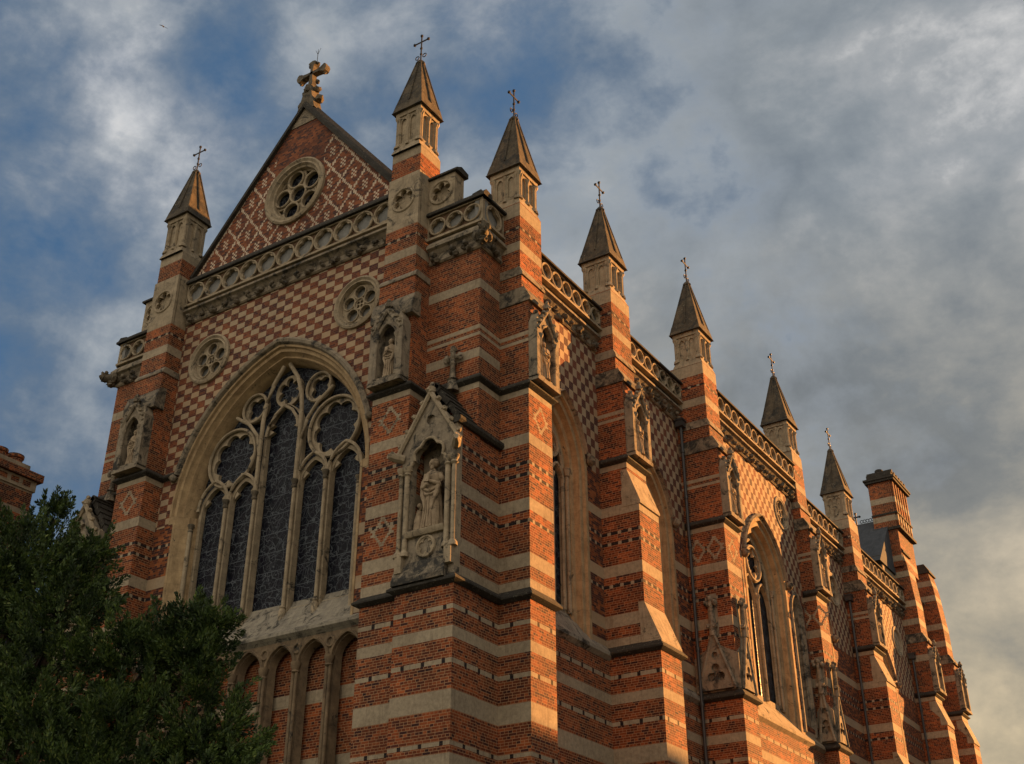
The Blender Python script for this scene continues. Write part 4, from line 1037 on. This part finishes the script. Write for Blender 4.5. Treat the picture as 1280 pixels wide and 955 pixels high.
def side_window(fr, cu, wo, wi, zs, Rr, zsill, two=True, dep=.62):
    A = Arch(cu, zs, wo, wo*Rr); q = MB(); d = wo-wi
    prof = [(.0, 0), (.0, .015), (d*.2, .015), (d*.24, -.10), (d*.30, -.085), (d*.45, -.11), (d*.5, -.30), (d*.72, -.33), (d*.76, -.48), (d*.9, -.5), (d, -dep)]
    A.sweep(q, fr, prof, zsill-.95, 72)
    o = q.build('window', M_STW, CH, True)
    h = MB(); hp = [(-.10, 0), (-.10, .10), (-.02, .14), (.03, .05), (.03, 0)]
    cols = [[p for p in A.pts(off, None, 72) if p[1] > 18.1] for off, _ in hp]
    L = min(len(c) for c in cols)
    cols = [c[(len(c)-L)//2:(len(c)-L)//2+L] for c in cols]
    h.loft([[fr(c[i][0], c[i][1], hp[j][1]) for j, c in enumerate(cols)] for i in range(L)]); 
    for sg in (-1, 1): h.blob(fr(cu+sg*(wo+.05), 17.95, .12), .16, 4, .5)
    h.build('hood_mould', M_STG, o, True)
    gl = MB(); gl.prism(fr, A.pts(d-.01, zsill, 14), -dep-.06, -dep-.02); gl.build('glass', M_GLASS, o)
    t = MB(); Ai = Arch(cu, zs, wi+.01, wo*Rr-d+.01); hs = []
    zt = Ai.top(); zc = zs+(zt-zs)*.42; Rc = min(wi*.62, .75)
    w2 = wi/2-.07
    zl = zc-Rc-.25
    for s2 in (-1, 1):
        hs.append(Arch(cu+s2*(wi/2), zl-w2*.9, w2, w2*1.7).pts(0, zsill+.1, 10))
    hs.append(foil(cu, zc+.1, Rc*.8, 6, 8, pi/2))
    for s2, h_ in zip((-1, 1), hs[:2]):
        Bo = Arch(cu+s2*wi/2, zl-w2*.9, wi/2+.02, (wi/2)*1.6); t.prism(fr, Bo.pts(0, zsill-.1, 10), -dep+.02, -dep+.14, [h_])
    t.prism(fr, circle(cu, zc+.1, Rc, 28), -dep+.02, -dep+.13, [hs[2]])
    arch_tube(t, fr, Ai, -dep+.12, .07, .03, zsill)
    t.tube([fr(cu, zsill, -dep+.2), fr(cu, zl-.3, -dep+.2)], .07, 8)
    t.lathe(fr(cu, zl-.35, -dep+.2), [(.07, 0), (.11, .1), (.11, .16)], 8)
    for s2 in (-1, 1):
        xj = cu+s2*(wi+.10)
        t.tube([fr(xj, zsill-.1, -.40), fr(xj, zs, -.40)], .065, 8)
        t.lathe(fr(xj, zs-.08, -.40), [(.07, 0), (.10, .03), (.08, .07), (.14, .2), (.14, .27)], 8)
        arch_tube(t, fr, Arch(cu+s2*wi/2, zl-w2*.9, wi/2-.02, (wi/2)*1.6), -dep+.16, .05)
    t.ring(fr, cu, zc+.1, -dep+.16, Rc*.92, .055, 26)
    t.build('tracery', M_ST, o, True)
    return o, A
def bay(y0, y1, xp, spec, pn, parz=(23.08, 23.86), roundels=(), lancets=(), cor=22.3, pitch=.62):
    fr = SF(xp); cu, wo, wi, zs, Rr = spec
    o, A = side_window(fr, cu, wo, wi, zs, Rr, 13.0)
    hs = [circle(u, z, r*.86, 24) for u, z, r in roundels] + [Arch(u, zz, w, w*1.7).pts(0, 12.6, 8) for u, zz, w in lancets]
    q = MB()
    hole = A.pts(.0, 11.75, 72)
    poly = [(y0-.1, 11.75)] + hole + [(y1+.1, 11.75), (y1+.1, 23.3), (y0-.1, 23.3)]
    q.prism(fr, poly, -.8, 0, hs); q.build('bay_wall', M_CHKS, CH)
    q = MB(); q.fbox(fr, y0-.1, y1+.1, 0, 11.75, -.8, .10); q.build('bay_base', M_BUT, CH)
    q = MB(); q.section(fr, [(-.75, 13.12), (-.60, 13.12), (-.56, 13.02), (.04, 12.16), (.2, 11.98), (.2, 11.88), (.06, 11.74), (-.75, 11.74)], y0-.02, y1+.02)
    q.build('window_sill', M_SILL if xp < 8 else M_ST, o)
    for u, z, r in roundels: roundel(fr, u, z, r, CH)
    for u, zz, w in lancets:
        l = MB(); LA = Arch(u, zz, w+.02, (w+.02)*1.65)
        LA.sweep(l, fr, [(-.10, 0), (-.08, .07), (0, .07), (.04, -.04), (.10, -.06), (.14, -.18), (.18, -.34)], 12.3, 10)
        for s2 in (-1, 1):
            l.tube([fr(u+s2*(w-.10), 12.3, -.08), fr(u+s2*(w-.10), zz-.05, -.08)], .05, 8)
            l.lathe(fr(u+s2*(w-.1), zz-.2, -.08), [(.05, 0), (.1, .15), (.1, .22)], 8)
        LO = l.build('blind_lancet', M_STG, CH, True)
        l = MB(); l.prism(fr, LA.pts(.1, 12.3, 8), -.5, -.36); l.build('lancet_back', M_BUT, LO)
    cornice(fr, y0, y1, cor, 0, .5)
    parapet(fr, y0, y1, parz[0], parz[1], .26, pitch, k=6, thick=.35, cop_h=.2)
bay(2.28, 6.80, TX, (4.54, 1.42, .76, 17.35, 1.95), 0)
bay(8.12, 13.0, TX, (10.56, 1.42, .76, 17.35, 1.95), 0)
bay(14.2, 22.1, X3, (18.13, 2.12, 1.35, 17.4, 1.35), 0, roundels=[(15.62, 21.2, .72), (20.66, 21.2, .72)], lancets=[(21.1, 17.0, .52), (15.1, 17.0, .5)], pitch=.66)
bay(23.25, 30.7, TX, (26.2, 1.7, 1.1, 17.35, 1.55), 0, roundels=[(29.0, 20.6, .8), (24.0, 20.6, .6)], pitch=.66)
bay(32.0, 40.35, TX, (35.3, 1.7, 1.1, 17.35, 1.55), 0, roundels=[(38.6, 20.6, .8), (33.0, 21.2, .5)], pitch=.66)
# returns of the projecting bay
q = MB(); q.box(7.0, X3-.002, 13.3, 14.15, 0, 23.3); q.build('bay_return', M_BUT, CH)
q = MB(); q.box(7.0, X3-.002, 22.2, 23.15, 0, 23.3); q.build('bay_return', M_BUT, CH)

# ---- far buttresses, chimney, far end
yz = F((0, 0, 0), (1, 0, 0), (0, -1, 0))
def far_buttress(y0, y1, xt, top):
    b = MB()
    b.prism(yz, [(6.5, 0), (xt+.80, 0), (xt+.80, 12.1), (xt+.36, 13.35), (xt+.36, 16.6), (xt, 17.72), (xt, 20.9), (xt-.15, 21.4), (xt-.15, 23.0), (xt-.3, 25.3), (xt-.45, top), (6.5, top)], -y1, -y0)
    B = b.build('buttress', M_END, CH)
    w = MB()
    for xa, za, xb, zb in ((xt, 17.75, xt+.36, 16.6), (xt+.36, 13.38, xt+.80, 12.1)):
        w.prism(yz, [(xa, za), (xb+.04, zb), (xb+.04, zb-.12), (xb-.3, zb-.12), (xb-.3, zb+.3), (xa-.35, za-.4), (xa-.35, za)], -y1-.015, -y0+.015)
        w.build('slope_stone', M_ST, B); w = MB()
    w = MB(); w.prism(yz, [(6.4, top), (xt-.35, top), (xt-.35, top+.08), (xt-.6, top+.55), (6.4, top+.55)], -y1-.06, -y0+.06); w.build('weathered_cap', M_DK, B)
    w = MB(); w.prism(yz, [(xt-1.0, 20.9), (xt+.1, 20.9), (xt+.1, 21.0), (xt-.1, 21.4), (xt-1.0, 21.4)], -y1-.04, -y0+.04); w.build('weathering', M_SBASE, B)
    fe = F((xt, 0, 0), (0, 1, 0), (1, 0, 0))
    niche(fe, (y0+y1)/2, 18.22, min(1.2, y1-y0), 0, 2.6, .26, B)
    string_around([(F((0, y0, 0), (1, 0, 0), (0, -1, 0)), 7.85, xt, -1, 1), (fe, y0, y1, 1, 1)], 18.02, .14, h=.26)
    return B
far_buttress(40.35, 41.6, 8.86, 26.0)
far_buttress(45.2, 46.4, 8.92, 26.3)
q = MB()
A = Arch(43.4, 19.5, 1.25, 2.2); q.prism(SF(TX-.1), [(41.6, 0), (45.2, 0), (45.2, 24.6), (41.6, 24.6)], -.6, 0, [A.pts(0, 12.5, 10)])
q.build('bay_wall', M_END, CH)
q = MB(); A.sweep(q, SF(TX-.1), [(-.1, .0), (-.08, .12), (.05, .1), (.12, -.05), (.25, -.1), (.35, -.4)], 12.5, 10); Wd = q.build('window', M_ST, CH, True)
q = MB(); q.prism(SF(TX-.1), A.pts(0, 12.5, 10), -.5, -.42); q.build('glass', M_GLASS, Wd)
cornice(SF(TX-.1), 41.6, 45.2, 24.0, 0, .6)
# chimney stack
CHx0, CHx1, CHy0, CHy1 = 7.15, 8.42, 40.2, 43.0
b = MB(); b.box(CHx0, CHx1, CHy0, CHy1, 25.2, 30.45)
CM = b.build('chimney_stack', M_END, CH)
b = MB()
N = 6
for i in range(N):
    y = CHy0+.2+(CHy1-CHy0-.4)*i/(N-1); b.box(CHx1, CHx1+.12, y-.11, y+.11, 27.6, 30.3)
b.build('ribs', M_END, CM)
b = MB()
for z, e, h_ in ((27.35, .10, .16), (28.3, .04, .10)):
    c = MB(); c.box(CHx0-e, CHx1+e+.12, CHy0-e, CHy1+e, z, z+h_); c.build('chimney_band', M_DK, CM)
for z, e, h_ in ((30.3, .14, .141), (30.44, .20, .12)): b.box(CHx0-e, CHx1+e+.12, CHy0-e, CHy1+e, z, z+h_)
b.box(CHx0-.02, CHx1+.14, CHy0-.02, CHy1+.02, 30.55, 30.85)
for i in range(6):
    y = CHy0+.2+(CHy1-CHy0-.4)*i/5; b.box(CHx0+.0, CHx1+.17, y-.12, y+.12, 30.8, 31.0)
b.build('chimney_cap', M_DK, CM)
b = MB(); b.lathe(((CHx0+CHx1)/2, CHy0+.45, 30.85), [(.26, 0), (.24, .35), (.2, .4)], 12); b.build('chimney_pot', M_DK, CM)
# cross roof beyond
r = MB(); fx = F((0, 0, 0), (0, 1, 0), (1, 0, 0))
r.prism(fx, [(37.6, 24.8), (44.5, 24.8), (40.9, 28.35)], 5.9, 7.9)
RO2 = r.build('cross_roof', M_SLATE, CH)
c = MB()
for i in range(9):
    x = 6.3+.17*i; c.ring(F((0, 40.9, 0), (1, 0, 0), (0, -1, 0)), x, 28.48, 0, .09, .022, 10, 4)
c.tube([(6.0, 40.9, 28.3), (6.0, 40.9, 29.05)], .04, 6); c.tube([(5.78, 40.9, 28.82), (6.22, 40.9, 28.82)], .045, 6)
for a, z_ in ((-.22, 28.82), (.22, 28.82), (0, 29.05)): c.blob((6.0+a, 40.9, z_), .07, 2, .3)
c.build('ridge_cresting', M_IRON, RO2)
w = MB(); w.box(6.3, 7.8, 38.25, 40.5, 20, 25.1)
W2 = w.build('clerestory_wall', M_ST, CH)
w = MB(); w.prism(F((0, 38.25, 0), (1, 0, 0), (0, -1, 0)), Arch(7.2, 23.8, .4, .5).pts(0, 21, 8), -.1, .004); w.build('window', M_DARK, W2)
w = MB(); w.box(6.3, 7.85, 37.9, 38.4, 25.0, 25.2); w.build('gutter', M_PIPE, W2)

# ---- rain pipes
def pipe(x, y, z0, z1, jog=()):
    q = MB(); q.tube([(x, y, z0), (x, y, z1)], .055, 10)
    z = z0+.6
    while z < z1:
        q.lathe((x, y, z), [(.075, 0), (.08, .03), (.08, .09), (.075, .12)], 10); z += 1.85
    q.box(x-.16, x+.14, y-.15, y+.15, z1, z1+.26); q.box(x-.19, x+.17, y-.18, y+.18, z1+.24, z1+.30)
    return q.build('rain_pipe', M_PIPE, CH)
pipe(8.08, 12.80, 0, 22.0); pipe(8.10, 30.45, 0, 20.4); pipe(8.10, 40.1, 0, 20.0)

# ================================================================== NEIGHBOURING HOUSE (only its chimney shows)
HX = -14.0; d = ray(45, 596); tt = (HX-CAM.x)/d.x; pc = CAM+d*tt   # right-hand end of the stack's cornice
yR, zC = pc.y, pc.z-.25
M_OLD = banded('sooty_old_brick', [(z*.93, z*.93+.2, 1) for z in range(1, 30)], .45, .8)
HB = empty('brick_house', (HX, yR, 0)); tag(HB, 'red brick house behind the tree, only its banded chimney stack showing', 'house')
def hpart(mb, name, m, par=None):
    o = mb.build(name, m, None); o.parent = par or HB
    o.matrix_parent_inverse = Matrix.Translation(-HB.location) if par is None else Matrix.Identity(4)
    return o
b = MB(); b.box(HX-9, HX+.5, yR-10, yR+5, 0, 12.5); hpart(b, 'wall', M_PLAIN)
b = MB(); b.prism(F((0, 0, 0), (1, 0, 0), (0, -1, 0)), [(HX-9.4, 12.4), (HX+.9, 12.4), (HX-4.2, 17)], -yR-5.3, -yR+10.3); hpart(b, 'roof', M_SLATE)
b = MB(); b.box(HX-1.2, HX, yR-3.2, yR, 11, zC); CS = hpart(b, 'chimney_stack', M_OLD)
b = MB(); b.box(HX-1.28, HX+.06, yR-3.26, yR+.06, zC-.42, zC); 
hp = b.build('chimney_band', M_ST, CS)
b = MB()
for i in range(6): b.box(HX+.05, HX+.065, yR-.55-.52*i, yR-.2-.52*i, zC-.32, zC-.08)
b.build('recess', M_OLD, CS)
b = MB(); b.box(HX-1.4, HX+.22, yR-3.4, yR+.22, zC, zC+.3)
b.box(HX-1.1, HX-.1, yR-3.1, yR-.25, zC+.28, zC+.62)
for i in range(4):
    y = yR-.75-.72*i; c = MB(); c.lathe((HX-.45, y, zC+.3), [(.30, 0), (.28, .5), (.33, .54), (.33, .66), (.24, .68)], 14); c.build('chimney_pot', M_OLD, CS)
b.build('chimney_cap', M_OLD, CS)

# ================================================================== YEW TREE
def yew():
    root_p = at_dist(60, 900, 15.0); root_p.z = 0
    root_p = Vector((11.3, -15.6, 0))
    T = empty('yew_tree', root_p); tag(T, 'dark green bushy yew tree at the lower left, in front of the chapel', 'tree')
    lobes = []
    def lobe(px, py, d, r, sq=1.0): lobes.append((at_dist(px, py, d), r*.86, sq))
    for a in [(15, 690, 15.5, .6), (55, 695, 15.5, .6), (68, 650, 15.5, .30), (95, 715, 15.3, .5), (-60, 730, 15.5, 1.0), (20, 740, 15, 1.1), (75, 775, 14.5, .72), (-60, 800, 15, 1.6),
              (60, 850, 14.2, 1.1), (150, 850, 14.0, .95), (92, 745, 15, .48), (210, 840, 13.8, .72), (240, 835, 13.6, .55), (262, 808, 13.6, .33), (225, 815, 13.8, .42), (250, 885, 13.4, .55), (282, 905, 13.3, .36),
              (122, 700, 15.1, .2), (130, 745, 14.9, .25), (30, 950, 13.8, 1.3), (150, 950, 13.5, 1.1), (250, 950, 13.2, .75), (100, 1040, 13.3, 1.6), (220, 1040, 13, 1.2), (275, 950, 13.2, .42),
              (-40, 960, 14, 1.6), (262, 785, 13.6, .2), (240, 775, 13.8, .2), (165, 815, 14, .4)]: lobe(*a)
    tr = MB(); R = Vector(root_p)
    tr.tube([R, R+Vector((.1, .05, 1.2)), R+Vector((.0, .2, 2.4)), R+Vector((.1, .3, 4.2)), R+Vector((.2, .3, 6.0))], .4, 10, [.5, .38, .32, .22, .1])
    for c, r, sq in lobes:
        b0 = R+Vector((0, .15, max(1.0, min(5.0, c.z*.55)))); mid = (b0+c)/2+Vector((0, 0, -.25))
        tr.tube([b0, mid, c], .06, 6, [.11, .07, .03])
    to = tr.build('trunk', M_BARK, None, True); to.parent = T; to.matrix_parent_inverse = Matrix.Translation(-T.location)
    V = []; Fc = []
    R_ = random.Random(3); G = R_.gauss; U = R_.uniform
    def spray(p0, d, L, q):
        """a branchlet: needles all along, tapering to a pointed tip"""
        d = d.normalized(); n = int(L*620*(.5+q*2.2))
        bend = Vector((G(0, .25), G(0, .25), U(-.1, .35)))
        a_ = d.cross(Vector((G(0, 1), G(0, 1), G(0, 1)))).normalized(); b_ = d.cross(a_)
        for i in range(n):
            t = R_.random(); p = p0+d*L*t+bend*L*t*t*.5
            w = q*(1-t)**.8*1.0+.012; th = U(0, 2*pi); rr = w*sqrt(R_.random())
            o_ = a_*cos(th)+b_*sin(th)*.7
            p = p+o_*rr
            g_ = (d*.9+o_*.75+Vector((0, 0, .15))).normalized()
            l = U(.028, .055); s_ = g_.cross(Vector((G(0, 1), G(0, 1), G(0, 1)))).normalized()*U(.0055, .0095)
            o = len(V); V.extend((tuple(p-s_), tuple(p+s_), tuple(p+g_*l*.6+s_), tuple(p+g_*l), tuple(p+g_*l*.6-s_)))
            Fc.append((o, o+1, o+2, o+3, o+4))
    cnt = 0
    for c, r, sq in lobes:
        n = int(105*r*r+20)
        for i in range(n):
            d = Vector((G(0, 1), G(0, 1), G(0, 1)+.35)).normalized()
            if d.dot((CAM-c).normalized()) < -.45 and R_.random() < .7: continue
            p0 = c+d*r*U(.25, .72); dd = (d+Vector((G(0, .35), G(0, .35), .45+G(0, .25)))).normalized()
            spray(p0, dd, U(.22, .46)*(1.0 if r > .4 else .7), U(.05, .10)); cnt += 1
    print('sprays', cnt, len(Fc))
    me = bpy.data.meshes.new('foliage'); me.from_pydata(V, [], Fc); me.materials.append(M_LEAF)
    ob = bpy.data.objects.new('crown', me); COL.objects.link(ob); ob.parent = T; ob.matrix_parent_inverse = Matrix.Translation(-T.location)
    print('yew sprigs', cnt)
yew()

# ================================================================== unseen hall, added off-frame to throw the low shadow
HL = empty('shadow_hall', (32, 32, 0)); tag(HL, 'long unseen brick hall opposite the chapel side, added to cast the low evening shadow', 'building')
b = MB(); b.box(28, 37, 3, 60, 0, 13.5); o = b.build('wall', M_PLAIN); o.parent = HL; o.matrix_parent_inverse = Matrix.Translation(-HL.location)
b = MB(); b.prism(F((0, 0, 0), (1, 0, 0), (0, 1, 0)), [(27.6, 13.5), (37.4, 13.5), (32.5, 20.2)], 2.6, 60.4); o = b.build('roof', M_SLATE); o.parent = HL; o.matrix_parent_inverse = Matrix.Translation(-HL.location)
# ================================================================== bird
bp = at_dist(204, 33, 110)
b = MB()
q0 = bp; sp = .55
b.add([q0+rt*(-sp)+up*.22+fw*.1, q0+rt*(-.25)+up*.18, q0+up*.02+fw*.16, q0+up*.02-fw*.16, q0+rt*.3-up*.1, q0+rt*sp*1.05-up*.28+fw*.1], [(0, 1, 2), (1, 3, 2), (2, 3, 4), (2, 4, 5)])
b.tube([q0+fw*.32, q0+fw*.1, q0-fw*.25, q0-fw*.4], .07, 8, [.03, .08, .06, .02])
tag(b.build('bird', simple('bird_feathers', (.05, .045, .05), .8), recalc=False), 'small dark bird gliding high in the blue gap at the upper left', 'bird')
